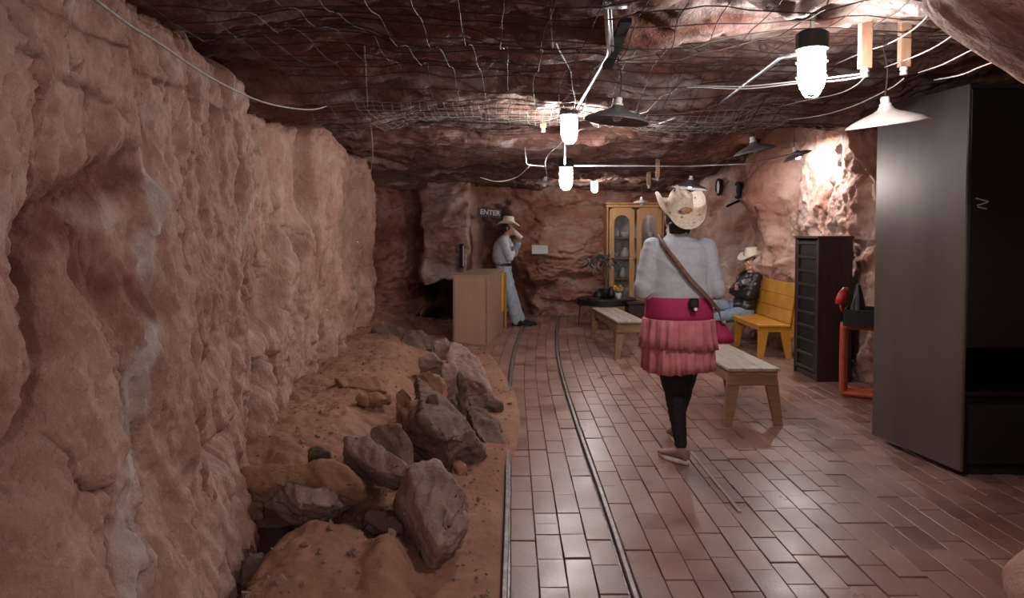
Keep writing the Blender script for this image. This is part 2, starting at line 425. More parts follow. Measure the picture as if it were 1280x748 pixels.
zs = np.linspace(-.35, 2.85, 270)
YY, ZZ = np.meshgrid(ys, zs)
prop(grid_obj('wall_left', np.stack([left_x(YY, ZZ), YY, ZZ], -1), M_WALL, left_tint(YY, ZZ)), kind='structure')

def ceil_z(X, Y):
    b = it(Y, [-3,1.5,2.4,3.1,3.5,4.3,5.1,5.5,6.2,8,10,12.6], [2.5,2.38,2.36,2.33,2.40,2.42,2.27,2.30,2.44,2.40,2.30,2.20])
    b = b+.42*gauss(X, Y, 3.15, 7.9, .75, 1.3)+.25*gauss(X, Y, 3.1, 10.2, .5, .6)+.15*smooth(2.2, 3.3, X)*smooth(3.2, 4, Y)*smooth(6, 5, Y)
    b = b+.12*gauss(X, Y, .42, 5.1, .28, .3)
    b = b-.06*gauss(X, Y, 1.3, 2.8, .6, .35)-.25*gauss(X, Y, 3.2, 5.9, .55, .35)
    b = b+.10*facet(X*.7+.13*Y, Y*1.1, 21, 14)+.075*facet(X*1.5, Y*2.6, 22, 16)+.035*facet(X*4, Y*7, 23, 16)+.012*facet(X*11, Y*17, 24, 12)
    b = b+.05*fbm(X*.9, Y*2.2, 4, 25)+.03*ridge(X*1.8, Y*5, 4, 31)+.006*fbm(X*20, Y*26, 3, 27)
    return b
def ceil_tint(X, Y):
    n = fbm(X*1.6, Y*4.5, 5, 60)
    r = .35*np.clip(n*1.8-.35, 0, 1)+.5*gauss(X, Y, .6, 5.1, 1.2, .45)*np.clip(.5+n, 0, 1)+.8*gauss(X, Y, 1.5, 2.7, .9, .6)*np.clip(.6+n, 0, 1)+.5*gauss(X, Y, .7, 4.0, .8, .5)*np.clip(.4+n, 0, 1)  # pale strata; patch by the largest cage lamp has lamplight put into its tint
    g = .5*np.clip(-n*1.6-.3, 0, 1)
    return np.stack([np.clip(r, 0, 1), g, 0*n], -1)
xs = np.linspace(-3.0, 4.4, 420); ys = np.concatenate([np.linspace(-3, 2, 60)[:-1], np.linspace(2, 7, 430)[:-1], np.linspace(7, 13, 230)])
XX, YY = np.meshgrid(xs, ys)
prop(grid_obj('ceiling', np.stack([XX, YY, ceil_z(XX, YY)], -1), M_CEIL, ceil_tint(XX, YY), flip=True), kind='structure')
def cz(x, y): return float(ceil_z(np.array([float(x)]), np.array([float(y)]))[0])

def right_x(Y, z):
    b = it(Y, [-3,.8,1.5,1.9,2.2,2.6,3.1,5.1,5.8,6.5,8.6,9.0,9.35,9.8,10.4,11.0,12.9], [1.9,1.85,1.72,1.66,1.75,2.8,3.95,3.95,3.5,3.42,3.45,3.2,3.15,3.5,3.3,3.05,2.95])
    near = smooth(2.6, 2.1, Y)
    b = b-near*(.55*smooth(1.74, 2.12, z)+.30*gauss(z, 0*z, .42, 0, .16, 1)*gauss(Y, 0*Y, 2.0, 0, .3, 1))
    amp = 1-.75*near
    d = .17*facet(Y*.9+.35*z, z*.7-.2*Y, 71, 16)+.10*facet(Y*2.3+.9*z, z*1.6, 72, 16)+.055*facet(Y*5+1.5*z, z*4, 73, 16)+.02*facet(Y*13, z*11, 74, 14)+.05*ridge(Y*2+1.2*z, z*2, 4, 75)
    b = b-.78*gauss(Y, z, 5.85, 2.35, .5, .62)*(1-near)-.22*np.exp(-((Y-9.25+.55*(z-1.6))/.28)**2)*smooth(1.4, 1.9, z)
    return b-d*amp+.006*fbm(Y*25, z*25, 3, 79)
def right_tint(Y, z):
    n = fbm(Y*2.5+z, z*2, 5, 80)
    r = .35*np.clip(n*1.4+.1, 0, 1)*smooth(6.4, 7, Y)
    g = np.clip(-n*1.6-.1, 0, 1)*.8
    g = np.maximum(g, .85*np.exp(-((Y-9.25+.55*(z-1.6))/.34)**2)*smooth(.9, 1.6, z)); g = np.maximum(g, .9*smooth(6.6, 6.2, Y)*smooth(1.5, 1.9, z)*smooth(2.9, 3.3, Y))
    return np.stack([r*(1-g), g, 0*n], -1)
ys = np.concatenate([np.linspace(-3, 1.2, 60)[:-1], np.linspace(1.2, 3.2, 110)[:-1], np.linspace(3.2, 5.4, 50)[:-1], np.linspace(5.4, 11.2, 360)[:-1], np.linspace(11.2, 12.9, 40)])
zs = np.linspace(-.3, 3.0, 260)
YY, ZZ = np.meshgrid(ys, zs)
prop(grid_obj('wall_right', np.stack([right_x(YY, ZZ), YY, ZZ], -1), M_WALL, right_tint(YY, ZZ), flip=True), kind='structure')

def back_y(X, z):
    wz = .10*perlin(X*3, z*3, 142)
    mass = smooth(-1.55, -1.3, X+wz)*smooth(-.52, -.68, X+wz*.5)
    wq = .12*perlin(X*2+3, z*2.3, 140)+.06*perlin(X*6, z*6, 141)
    alc = smooth(-.66, -.54, X+wq*.5)*smooth(.20, -.25, X+wq*1.6+.25*(z-1))*smooth(1.95, 1.75, z+wq)
    b = 12.45-.25*z*0+.5*smooth(-1.2, -1.9, X)*-1.0
    b = b-1.55*mass*(1-.25*smooth(1.4, 2.2, z))+.9*alc
    hole = smooth(-1.5, -1.34, X)*smooth(-.7, -.85, X)*smooth(.62+.0*X, .52, z-.25*(X+1.4)+wz)
    b = b+1.7*hole
    d = .22*facet(X*.8, z*.9, 41, 14)+.11*facet(X*1.6, z*2.6, 42, 16)+.05*facet(X*4, z*6, 43, 16)+.05*ridge(X*1.2, z*3.2, 4, 44)+.02*fbm(X*9, z*14, 4, 46)
    d = d-.2*gauss(X, z, .28, .42, .3, .15)-.18*gauss(X, z, 1.25, .62, .22, .09)+.1*gauss(X, z, .7, 1.0, .5, .2)
    return b-d
def back_tint(X, z):
    n = fbm(X*1.5, z*3, 5, 90)
    m = smooth(-1.5, -1.2, X)*smooth(-.5, -.7, X)
    r = .25*np.clip(n+.2, 0, 1)+.22*m  # jutting mass tinted paler: the light falling on it is put into its colour
    g = np.clip(-n*1.5-.1, 0, 1)*.6+.5*smooth(-1.3, -1.6, X)
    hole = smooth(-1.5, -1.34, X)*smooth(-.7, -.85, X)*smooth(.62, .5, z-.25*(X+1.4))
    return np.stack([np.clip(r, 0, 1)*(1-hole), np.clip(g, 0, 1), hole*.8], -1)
xs = np.linspace(-3.2, 3.7, 420); zs = np.linspace(-.3, 2.7, 230); XX, ZZ = np.meshgrid(xs, zs)
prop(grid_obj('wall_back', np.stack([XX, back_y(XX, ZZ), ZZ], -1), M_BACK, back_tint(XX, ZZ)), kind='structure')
def by(x, z): return float(back_y(np.array([float(x)]), np.array([float(z)]))[0])
def rx(y, z): return float(right_x(np.array([float(y)]), np.array([float(z)]))[0])

# ------------------------------------------------------------------ floor: bed, bricks, rails, dirt
def bend(Y):
    return .0083*max(0.0, Y-6.0)**2
def bendd(Y): return .0166*max(0.0, Y-6.0)
bm = NB(); add_box(bm, (.8, 5.0, -.07), (8.0, 16.4, .1))
floor = prop(obj('floor', bm, M_BASE), kind='structure')
RL, RR, BW, BL = -.028, .488, .1235, .255
cols = []
for j in range(4): cols.append((RL+.020+.119*(j+.5), .119, 2.2, 12.0))
x = RR+.024
while x < 4.0:
    cols.append((x+BW/2, BW, 2.2, 12.5)); x += BW
for j in range(5): cols.append((RL-.022-BW*(j+.5), BW, 6.9+.25*j, 12.0))
bricks = []
for j, (xc, bw, y0, y1) in enumerate(cols):
    y = y0-random.random()*BL
    while y < y1:
        L = BL*random.choice((1, 1, 1, 1.5, .5, 1.25)) if xc < RR else BL*random.choice((1, 1, 1, 1, .75, 1.2))
        bricks.append((xc, y+L/2, bw, L)); y += L
bx_me = None
def brick_bm(bm, wdt, L, M=None, store=None):
    e = .0017; c = .0026; H = .05
    def V(x, y, z):
        v = Vector((x, y, z)); return bm.verts.new(M @ v if M is not None else v)
    a = wdt/2-e; b = L/2-e; r = []
    for (p, q, z) in ((a, b, -H), (a, b, -c), (a-c, b-c, 0)):
        r.append([V(-p, -q, z), V(p, -q, z), V(p, q, z), V(-p, q, z)])
    for i in (0, 1):
        for k in range(4): bm.faces.new((r[i][k], r[i][(k+1)%4], r[i+1][(k+1)%4], r[i+1][k]))
    bm.faces.new(r[2]); return r
def proj(x, y):
    return 640+F*x/y, 290+F*CAMZ/y
single, rest = [], []
for b in sorted(bricks, key=lambda q: q[1]):
    xw = b[0]+bend(b[1]); px, py = proj(xw, max(b[1], .5))
    if -40 < px < 1290 and py < 775 and len(single) < 300 and not (xw > 3.6 and b[1] < 4.0): single.append(b)
    elif py < 900: rest.append(b)
unit = {}
for (xc, yc, bw, L) in single:
    key = (round(bw, 4), round(L, 3))
    if key not in unit:
        bm = NB(); brick_bm(bm, bw, L); o0 = obj('brick', bm, M_BRICK); unit[key] = o0.data; bpy.data.objects.remove(o0)
    o = bpy.data.objects.new('brick', unit[key]); COL.objects.link(o); o.parent = floor
    o.location = (xc+bend(yc), yc, .0+random.uniform(-.0035, .0035)); o.rotation_euler = (random.gauss(0, .006), random.gauss(0, .008), -bendd(yc)+random.gauss(0, .006))
bm = NB(); cnt = []
for (xc, yc, bw, L) in rest:
    M = Matrix.Translation((xc+bend(yc), yc, random.uniform(-.003, .003))) @ Euler((random.gauss(0, .005), random.gauss(0, .007), -bendd(yc))).to_matrix().to_4x4()
    brick_bm(bm, bw, L, M); cnt.append(random.random())
me = bpy.data.meshes.new('far_brickwork'); bm.to_mesh(me); bm.free(); me.materials.append(M_BRICK2)
at = me.attributes.new('rnd', 'FLOAT', 'FACE'); at.data.foreach_set('value', np.repeat(np.array(cnt, np.float32), 9))
o = bpy.data.objects.new('far_brickwork', me); COL.objects.link(o); o.parent = floor; o['kind'] = 'stuff'
bm = NB(); p0, p1 = Gz(864, 566), Gz(925, 641)
d = (p1-p0); add_box(bm, (p0+p1)/2+Vector((0,0,.001)), (.018, d.length, .012), Matrix.Rotation(math.atan2(-d.x, d.y), 3, 'Z'))
o = obj('mortar_ridge', bm, M_MORT, floor); o['label'] = 'pale raised mortar line between bricks'

def rail(x0, y0, y1, label):
    bm = NB(); prof = [(-.022,-.03),(.022,-.03),(.022,-.012),(.006,-.008),(.006,.006),(.0125,.010),(.0125,.022),(.008,.026),(-.008,.026),(-.0125,.022),(-.0125,.010),(-.006,.006),(-.006,-.008),(-.022,-.012)]
    rings = []
    n = 60
    for i in range(n+1):
        y = y0+(y1-y0)*i/n
        rings.append([bm.verts.new((x0+bend(y)+a+.003*math.sin(y*2.1), y, b-.004)) for a, b in prof])
    k = len(prof)
    for a, b in zip(rings[:-1], rings[1:]):
        for i in range(k): bm.faces.new((a[i], a[(i+1)%k], b[(i+1)%k], b[i]))
    bm.faces.new(rings[0]); bm.faces.new(rings[-1])
    return prop(obj('rail', bm, M_RAIL), label, 'rail', 'narrow mine rails set in the floor')
rail(RL, 1.8, 11.6, 'thin steel mine rail running beside the sand, partly buried near the stones')
rail(RR, 1.8, 12.0, 'long thin steel mine rail through the middle of the brick floor')

def dirt_z(X, Y):
    edge = it(Y, [1.5,3,4.3,4.8,5.6,6.4,7.2,8.4,9.4,10.6,12], [-.05,-.055,-.05,.03,.06,.02,-.08,-.25,-.62,-.75,-.75])
    d = edge-X
    z = .028*smooth(-.03, .06, d)-.06*smooth(0, -.04, d)
    z = z+.20*smooth(.60, 1.25, d)*smooth(3.6, 4.2, Y)+.02*np.clip(d, 0, 1)
    z = z+.17*gauss(X, Y, -.80, 2.93, .24, .34)+.12*gauss(X, Y, -.50, 2.85, .10, .26)
    z = z-.05*gauss(X, Y, -1.1, 3.35, .3, .18)-.16*smooth(-.98, -1.12, X)*smooth(3.7, 3.3, Y)
    z = z+.03*fbm(X*2.5, Y*2.5, 4, 101)*smooth(.1, .6, d)+.016*fbm(X*9, Y*9, 4, 102)*smooth(.0, .4, d)+.004*fbm(X*40, Y*40, 2, 103)
    return z
xs = np.linspace(-2.7, .3, 260); ys = np.concatenate([np.linspace(1.4, 6, 380)[:-1], np.linspace(6, 11.6, 200)])
XX, YY = np.meshgrid(xs, ys)
prop(grid_obj('dirt', np.stack([XX, YY, dirt_z(XX, YY)], -1), M_DIRT), 'red sandy dirt banked against the rock wall and spilling to the rail', 'dirt', kind='stuff')
def dz(x, y): return float(dirt_z(np.array([float(x)]), np.array([float(y)]))[0])

# ------------------------------------------------------------------ boulders
def rock_from(points, mat, label, seed=0, name='boulder', amp=.016, edge=.022, cat='boulder'):
    bm = NB()
    for p in points: bm.verts.new(p)
    r = bmesh.ops.convex_hull(bm, input=bm.verts)
    dead = [v for v in bm.verts if not v.link_faces]
    bmesh.ops.delete(bm, geom=dead, context='VERTS')
    bmesh.ops.bevel(bm, geom=list(bm.edges), offset=edge*.22, segments=1, affect='EDGES', clamp_overlap=True)
    bmesh.ops.triangulate(bm, faces=bm.faces)
    for k in range(5):
        es = [e for e in bm.edges if e.calc_length() > edge*1.3]
        if not es or len(bm.faces) > 12000: break
        bmesh.ops.subdivide_edges(bm, edges=es, cuts=1, use_grid_fill=False)
        bmesh.ops.triangulate(bm, faces=bm.faces)
    bmesh.ops.smooth_vert(bm, verts=bm.verts, factor=.25, use_axis_x=True, use_axis_y=True, use_axis_z=True)
    bm.normal_update()
    co = np.array([v.co for v in bm.verts]); u = co[:,0]*1.0+co[:,2]*.7+seed; v_ = co[:,1]*.9-co[:,2]*.8
    dd = amp*1.5*facet(u*6, v_*6, 110+seed%7, 26)+amp*.9*facet(u*15, v_*15, 116, 20)+amp*.5*fbm(u*20, v_*20, 3, 120)
    for v, q in zip(bm.verts, dd): v.co = v.co+v.normal*float(q)
    o = obj(name, bm, mat, smooth_sh=True)
    c = sum((v.co for v in o.data.vertices), Vector())/len(o.data.vertices)
    o.data.transform(Matrix.Translation(-c)); o.location = c
    return prop(o, label, cat)
def boulder(outline, zb, zt, th, mat, label, seed, name='boulder', group=None, extra=None, **kw):
    ym = max(p[1] for p in outline); yn = min(p[1] for p in outline); pts = []
    for p in outline:
        z = p[2] if len(p) > 2 else zb+(zt-zb)*((ym-p[1])/max(1, ym-yn))**.8
        P = Gz(p[0], p[1], z); pts.append(P)
        q = P+Vector((0, th, 0)); q.z = zb+(P.z-zb)*.55; q.x += (sum(Gz(a[0], a[1], zb).x for a in outline)/len(outline)-q.x)*.2
        pts.append(q)
        lo = P.copy(); lo.z = zb-.02; lo.y += th*.35
        pts.append(lo)
    return rock_from(pts, mat, label, seed, name, **kw)
B = boulder
A1 = [Gz(*p) for p in ((500,672,.02),(538,714,0),(572,692,0),(494,622,.24),(524,640,.27),(547,686,.18),(581,658,.2),(512,583,.38),(544,578,.39),(586,618,.31),(566,592,.37),(503,640,.0),(575,640,0),(520,620,0))]
rock_from(A1, M_BOUL, 'largest front boulder with a flat pale top and dark sides, beside the left rail', 1, amp=.018)
A2 = [Gz(*p) for p in ((430,547,.42),(457,543,.44),(511,580,.38),(512,598,.33),(470,590,.33),(434,562,.38),(432,580,.25),(455,598,.20),(493,617,.18),(510,606,.2),(480,570,.12),(440,556,.2))]
rock_from(A2, M_BOUL, 'tilted rectangular pale slab propped up just left of the largest boulder', 33, amp=.009)
B([(462,535),(480,530),(501,531),(514,550),(512,578),(485,572),(468,556)], .12, .42, .2, M_BOUL, 'upright grey stone wedged behind the tilted pale slab', 3)
A4 = [Gz(*p) for p in ((521,471,.46),(540,488,.44),(557,502,.40),(580,519,.34),(596,539,.25),(608,560,.12),(610,578,0),(594,576,.0),(561,594,0),(545,588,.0),(515,577,.05),(512,540,.3),(530,520,.42),(560,548,.28),(545,500,.1),(600,560,0))]
rock_from(A4, M_BOUD, 'huge dark grey boulder sloping down to the sand, centre of the rock pile', 4, amp=.02)
B([(494,490),(503,484),(515,496),(522,512),(514,526),(496,522)], .2, .46, .15, M_DUST, 'upright dusty tan stone left of the huge sloping boulder', 5)
B([(503,514),(518,500),(535,502),(540,518),(532,534),(512,538)], .2, .42, .18, M_DUST, 'rounded sand-covered stone leaning on the huge sloping boulder', 6)
B([(536,492),(547,493),(548,512),(540,521),(534,508)], .3, .47, .06, M_BOUD, 'small dark blade of stone standing on the huge sloping boulder', 7)
B([(574.6,461),(584,477),(586,497),(580,516),(570,509),(565,485)], .0, .42, .10, M_BOUD, 'dark upright pointed stone shaped like a leaf, in the pile', 8)
B([(563,429),(580,431),(594,443),(603,463),(606,483),(614,496),(590,500),(568,466),(560,449)], .0, .42, .35, M_BOUL, 'big pale boulder at the back of the pile near the tan counter', 9, amp=.02)
B([(585,498),(608,494),(629,504),(626,520),(608,519),(591,509)], .0, .16, .2, M_BOUD, 'dark flat-topped wedge of rock pointing towards the rails', 10)
B([(582,508),(597,510),(625,527),(626,541),(633,557),(622,561),(605,553),(593,533)], .0, .18, .16, M_BOUD, 'long dark jagged rock lying nearest the buried stretch of rail', 11)
B([(525,449),(540,441),(553,453),(547,463),(529,463)], .2, .38, .2, M_BOUL, 'pale angular block on top of the pile, left of the big pale boulder', 12)
B([(541,427),(557,423),(564,433),(561,447),(545,441)], .15, .36, .2, M_BOUL, 'small grey block at the very back of the pile beside the black hollow', 13)
B([(552,457),(566,455),(572,467),(567,503),(556,480)], .15, .44, .12, M_BOUL, 'narrow pale stone leaning between the leaf-shaped stone and the pile top', 14)
B([(521,472),(536,464),(552,474),(560,496),(545,492)], .2, .46, .15, M_DUST, 'brown sloping stone under the pale angular block', 15)
B([(463,412),(481,405),(504,411),(499,433),(467,434)], .1, .36, .25, M_BOUD, 'dark squarish boulder at the far end against the left rock wall', 16)
B([(503,419),(526,413),(541,421),(541,436),(521,444),(498,441)], .05, .3, .25, M_BOUD, 'low brown boulder between the far dark boulder and the black hollow', 17)
B([(417,472),(448,475),(481,470),(483,489),(462,494),(428,483)], .22, .35, .25, M_DUST, 'flat thin slab with a dark underside lying on the dirt bank', 18)
B([(452,495),(490,491),(485,500),(470,506),(453,502)], .22, .30, .12, M_DUST, 'small flat brown stone just in front of the thin slab on the bank', 19)
B([(445,497),(452,492),(458,497),(456,505),(447,505)], .24, .31, .07, M_DUST, 'little rounded stone beside the small flat brown stone', 20)
B([(304,590),(344,583),(384,592),(417,577),(437,589),(455,609),(452,624),(420,613),(384,612),(353,602),(313,609)], .18, .36, .16, M_DUST, 'long low dusty slab lying across the bank near the wall', 21)
A19 = [Gz(*p) for p in ((324,633,.14),(347,609,.27),(362,605,.28),(376,614,.26),(408,611,.27),(438,633,.14),(420,648,.10),(396,661,.06),(371,660,.06),(351,643,.08),(340,620,.02),(430,622,.02),(372,630,.24),(405,632,.22))]
rock_from(A19, M_BOUL, 'grey faceted boulder below the long dusty slab, near the wall foot', 22)
B([(301,612),(321,607),(328,630),(313,643),(299,630)], .08, .25, .12, M_DUST, 'brown block squeezed between the wall foot and the grey faceted boulder', 23)
B([(450,642),(463,636),(487,641),(503,656),(503,668),(476,665),(456,654)], .10, .19, .10, M_BOUD, 'thin dark flat stone resting on the dirt mound left of the largest boulder', 24)
B([(385,562),(395,557),(412,565),(404,574),(387,571)], .30, .37, .08, M_BOUD, 'small dark stone on the dirt bank above the long dusty slab', 25)
B([(305,680),(313,674),(321,680),(318,690),(307,690)], .05, .12, .06, M_DUST, 'fist-sized brown stone in the dark gap at the wall foot', 26)
B([(300,702),(316,692),(329,698),(333,716),(318,738),(300,724)], .0, .14, .12, M_BOUD, 'dark stone at the wall foot in the bottom corner of the gap', 27)
B([(565,581),(573,576),(581,582),(581,602),(567,597)], .0, .10, .06, M_DUST, 'small upright brown stone between the largest and the huge sloping boulder', 28)
B([(556,500),(566,498),(574,514),(566,522),(556,512)], .15, .3, .1, M_BOUD, 'dark lump of rock at the foot of the leaf-shaped stone', 29)
B([(493,560),(508,556),(516,580),(506,600),(495,590)], .0, .22, .18, M_BOUD, 'dark rock half hidden in the gap behind the tilted pale slab', 30)
bm = NB()
for k in range(1500):
    Y = 2.6+random.random()**1.4*7; X = random.uniform(-2.0, .0)
    if dz(X, Y) < .02 and random.random() < .8: continue
    r = random.uniform(.004, .013)*(1 if random.random() < .92 else 2.2)
    c = Vector((X, Y, dz(X, Y)+r*.3)); vs = [bm.verts.new(c+Vector((random.gauss(0,1), random.gauss(0,1), random.gauss(0,.7))).normalized()*r*random.uniform(.7,1.2)) for _ in range(7)]
    g = bmesh.ops.convex_hull(bm, input=vs); 
for v in [v for v in bm.verts if not v.link_faces]: bm.verts.remove(v)
prop(obj('pebbles', bm, M_BOUL), 'small loose pebbles and grit scattered over the dirt bank', 'pebbles', kind='stuff')
#--PART2--
# ------------------------------------------------------------------ lamps, wires and fittings under the ceiling
def cage_lamp(px, py, Y, label, s=1.0, loc=None, mat=None):
    """px,py = middle of the cap's underside"""
    p = loc if loc is not None else U(px, py, Y)
    t = thing('cage_lamp', label, 'lamp', p, group='lit cage lamps under the rock ceiling')
    def L(x, y, z): return Vector((p.x+x*s, p.y+y*s, p.z+z*s))
    bm = NB(); add_lathe(bm, [(.001*s,.075*s),(.045*s,.075*s),(.064*s,.062*s),(.064*s,.0),(.056*s,-.004*s),(.001*s,-.004*s)], p, 24); obj('cap', bm, M_BLKM, t, False)
    bm = NB(); add_lathe(bm, [(.001*s,-.004*s),(.050*s,-.006*s),(.053*s,-.03*s),(.053*s,-.125*s),(.046*s,-.155*s),(.028*s,-.176*s),(.001*s,-.182*s)], p, 20); obj('glass_globe', bm, mat or M_GLOW, t, True)
    bm = NB()
    for k in range(4):
        a = k*PI/2+.4; pr = [(.060,0),(.061,-.13),(.052,-.165),(.03,-.19),(.001,-.195)]
        add_tube(bm, [L(r*math.cos(a), r*math.sin(a), z) for r, z in pr], .0022*s, 5)
    for z in (-.05, -.11): add_tube(bm, [L(.061*math.cos(a), .061*math.sin(a), z) for a in np.linspace(0, 2*PI, 21)], .0022*s, 5)
    obj('wire_guard', bm, M_STEEL, t)
    zc = cz(p.x, p.y)
    if zc+.03 > p.z+.07*s:
        bm = NB(); add_tube(bm, [L(0,0,.07), (p.x, p.y, zc+.06)], .011*s, 8); obj('stem', bm, M_STEEL, t)
    return t
cage_lamp(1015, 62, 2.95, 'largest lit cage lamp, hanging nearest the camera beside the white enamel shade')
cage_lamp(711.5, 144, 5.1, 'lit cage lamp above the rails at the end of the bent conduit', 1.05)
cage_lamp(707.5, 209, 7.0, 'lit cage lamp below and beyond the conduit lamp, over the rails', 1.15)
cage_lamp(743, 226, 10.8, 'smallest lit cage lamp, farthest away near the back wall', .95)
cage_lamp(0, 0, 0, 'added cage lamp, unseen above and just ahead of the camera, brightening the near rock', 1.0, Vector((.75, .35, 2.12)), M_GLOWN)  # added out of view to brighten the near wall and the stone tops
cage_lamp(0, 0, 0, 'lit cage lamp on the tunnel ceiling behind the camera', 1.0, Vector((.45, -1.6, 2.12)), M_GLOW)

def shade_lamp(p, rot, label, r=.18, mat=None, lit=None, cord=True, tilt_bulb=True, name='shade_lamp'):
    t = thing(name, label, 'lamp', (0,0,0), (0,0,0), 'enamel shade lamps on cords')
    k = r/.18
    bm = NB(); add_lathe(bm, [(.001,.0),(.016,0),(.020,-.008),(.020,-.030),(.027,-.034),(.027,-.052),(.001,-.052)], n=20); obj('socket', bm, M_PORC, t, False)
    out = [(.028,-.045),(.036,-.058),(.055*k,-.070),(.10*k,-.086*k),(.15*k,-.106*k),(.178*k,-.124*k),(.181*k,-.130*k)]
    inn = [(a-.002, b-.003) for a, b in out[::-1]]
    bm = NB(); add_lathe(bm, out+inn, n=40)
    obj('shade', bm, mat or M_ENAM, t, True)
    bm = NB(); add_lathe(bm, [(.012,-.05),(.016,-.07),(.029,-.095),(.030,-.11),(.020,-.130),(.001,-.137)], n=16); obj('bulb', bm, lit or M_PORC, t, True)
    t.location = p; t.rotation_euler = rot
    if cord:
        zc = cz(p.x, p.y); bm = NB()
        M = (Euler(rot).to_matrix()).inverted()
        q = M @ Vector((0, 0, max(.03, zc+.05-p.z))); pts = curve_pts([Vector((0,0,-.01)), q*.35+Vector((.012,0,.01)), q*.7+Vector((-.008,.004,0)), q], 6)
        o = obj('cord', bm if not add_tube(bm, pts, .004, 6) else bm, M_WIRE, t, True, local=True)
    return t
shade_lamp(U(1106, 121, 3.4), (.08, -.14, 0), 'white enamel shade lamp nearest the camera, above the tall steel cabinet', .18)
shade_lamp(U(940, 171, 6.0), (.02, -.22, 0), 'grey enamel shade lamp hanging in front of the lit right rock wall', .175, M_ENAG)
shade_lamp(U(774, 122, 4.1), (.02, .10, 0), 'large dark grey shade lamp right of the conduit, high under the rock', .185, M_ENAG)
shade_lamp(U(682, 221, 9.5), (0, .12, 0), 'small white shade lamp left of the two lit cage lamps over the rails', .14)
shade_lamp(U(864, 220, 8.3), (0, .12, 0), 'grey shade lamp with a lit bulb above the walking woman\'s hat', .2, M_ENAG, M_GLOW2)
shade_lamp(U(802, 246, 11.3), (0, .0, 0), 'tiny white shade lamp in front of the top of the oak cabinet', .13)
shade_lamp(U(992, 184, 7.6), (.0, -.42, 0), 'lit shade lamp tight under the ceiling, throwing the bright patch on the right wall', .15, M_ENAG, M_GLOW3)

def ceil_clamp(p, g=.02):
    q = Vector(p); z = cz(q.x, q.y)-g
    if q.z > z: q.z = z
    return q
def wire(name, pts, r, mat, label, cat, group=None, n=6, clamp=True):
    P = [U(*p) for p in pts]
    P = curve_pts(P, 7)
    if clamp: P = [ceil_clamp(p, r+.006) for p in P]
    bm = NB(); add_tube(bm, P, r, n); return prop(obj(name, bm, mat, smooth_sh=True), label, cat, group)
wire('rope', [(112,-6,1.85),(160,30,2.05),(200,55,2.3),(265,98,2.85),(330,128,3.5),(385,137,4.3),(412,131,4.8),(434,117,5.3)], .0048, M_WIREL, 'pale rope sagging along the top of the left rock wall', 'rope', clamp=False)
def conduit(pts, r, label):
    P = [ceil_clamp(U(*p), r+.006) for p in pts]
    Q = []
    for i, p in enumerate(P):
        if 0 < i < len(P)-1:
            a = (P[i-1]-p).normalized()*.03; b = (P[i+1]-p).normalized()*.03
            Q += [p+a, p+a*.3+b*.3, p+b]
        else: Q.append(p)
    bm = NB(); add_tube(bm, Q, r, 8)
    return prop(obj('conduit', bm, M_STEEL, smooth_sh=True), label, 'pipe')
conduit([(757,-8,2.55),(761,66,3.15),(742,100,3.9),(722,134,4.9)], .0095, 'bent steel conduit running from the round plate down to the conduit lamp')
conduit([(762,-8,2.58),(766,60,3.15),(767,70,3.4)], .006, 'short thin steel pipe alongside the bent conduit')
conduit([(1002,66,2.97),(976,72,3.2),(900,129,4.7),(820,136,5.2),(752,134,5.3)], .009, 'long steel conduit running back from the largest cage lamp')
conduit([(706,150,5.2),(706,205,6.9)], .008, 'straight pale conduit between the two cage lamps over the rails')
conduit([(716,207,7.0),(860,208,7.1),(935,205,6.8),(1003,190,6.8)], .007, 'thin conduit running level from the second cage lamp to the right wall')
conduit([(656,184,7.0),(658,206,7.1),(680,208,7.2)], .006, 'small angled conduit left of the second cage lamp')
P = ceil_clamp(U(759, 8, 2.62), .0); 
bm = NB(); add_lathe(bm, [(.001,.008),(.066,.008),(.072,.003),(.072,-.006),(.001,-.008)], P, 28, Euler((.35,0,0)).to_matrix()); prop(obj('round_plate', bm, M_STEEL), 'round galvanised cover plate behind the conduit at the top edge', 'cover plate')
bm = NB(); add_box(bm, ceil_clamp(U(764,50,3.1), .0)+Vector((.02,.0,.0)), (.045,.55,.02), Euler((-.1,0,0)).to_matrix()); prop(obj('batten', bm, M_BLKM), 'dark wooden batten on the ceiling beside the bent conduit', 'batten')
wn = 'wires strung under the ceiling'
wire('electric_wire', [(689,-6,2.7),(689,32,3.0),(697,58,3.4),(709,80,4.0),(715,92,4.5),(722,104,4.9),(718,134,5.0)], .004, M_WIREL, 'pale wire snaking down the ceiling left of the bent conduit', 'wire', wn)
wire('electric_wire', [(1081,92,3.0),(1040,97,3.05),(1003,101,3.3),(930,108,3.8),(870,107,4.3),(800,103,4.8)], .0035, M_WIREW, 'upper of the twin white wires passing behind the largest cage lamp', 'wire', wn)
wire('electric_wire', [(1083,95,3.0),(1045,101,3.1),(1000,104,3.3),(930,111,3.8),(868,109,4.3),(800,109,4.8)], .0035, M_WIREW, 'lower of the twin white wires passing behind the largest cage lamp', 'wire', wn)
wire('electric_wire', [(1082,96,3.0),(1068,108,3.2),(1045,118,3.6),(1005,126,4.2),(968,135,4.8)], .0028, M_WIREL, 'thin wire drooping from the front batten peg behind the largest cage lamp', 'wire', wn)
wire('electric_wire', [(1130,98,3.25),(1110,112,3.4),(1060,135,3.9),(1010,147,4.6),(950,152,5.6)], .003, M_WIREL, 'wire sagging from the peg above the white shade towards the grey shade', 'wire', wn)
wire('electric_wire', [(1160,20,2.6),(1140,38,2.8),(1110,55,3.0),(1080,65,3.2),(1045,80,3.6)], .0028, M_WIREL, 'curved wire crossing in front of the two battens', 'wire', wn)
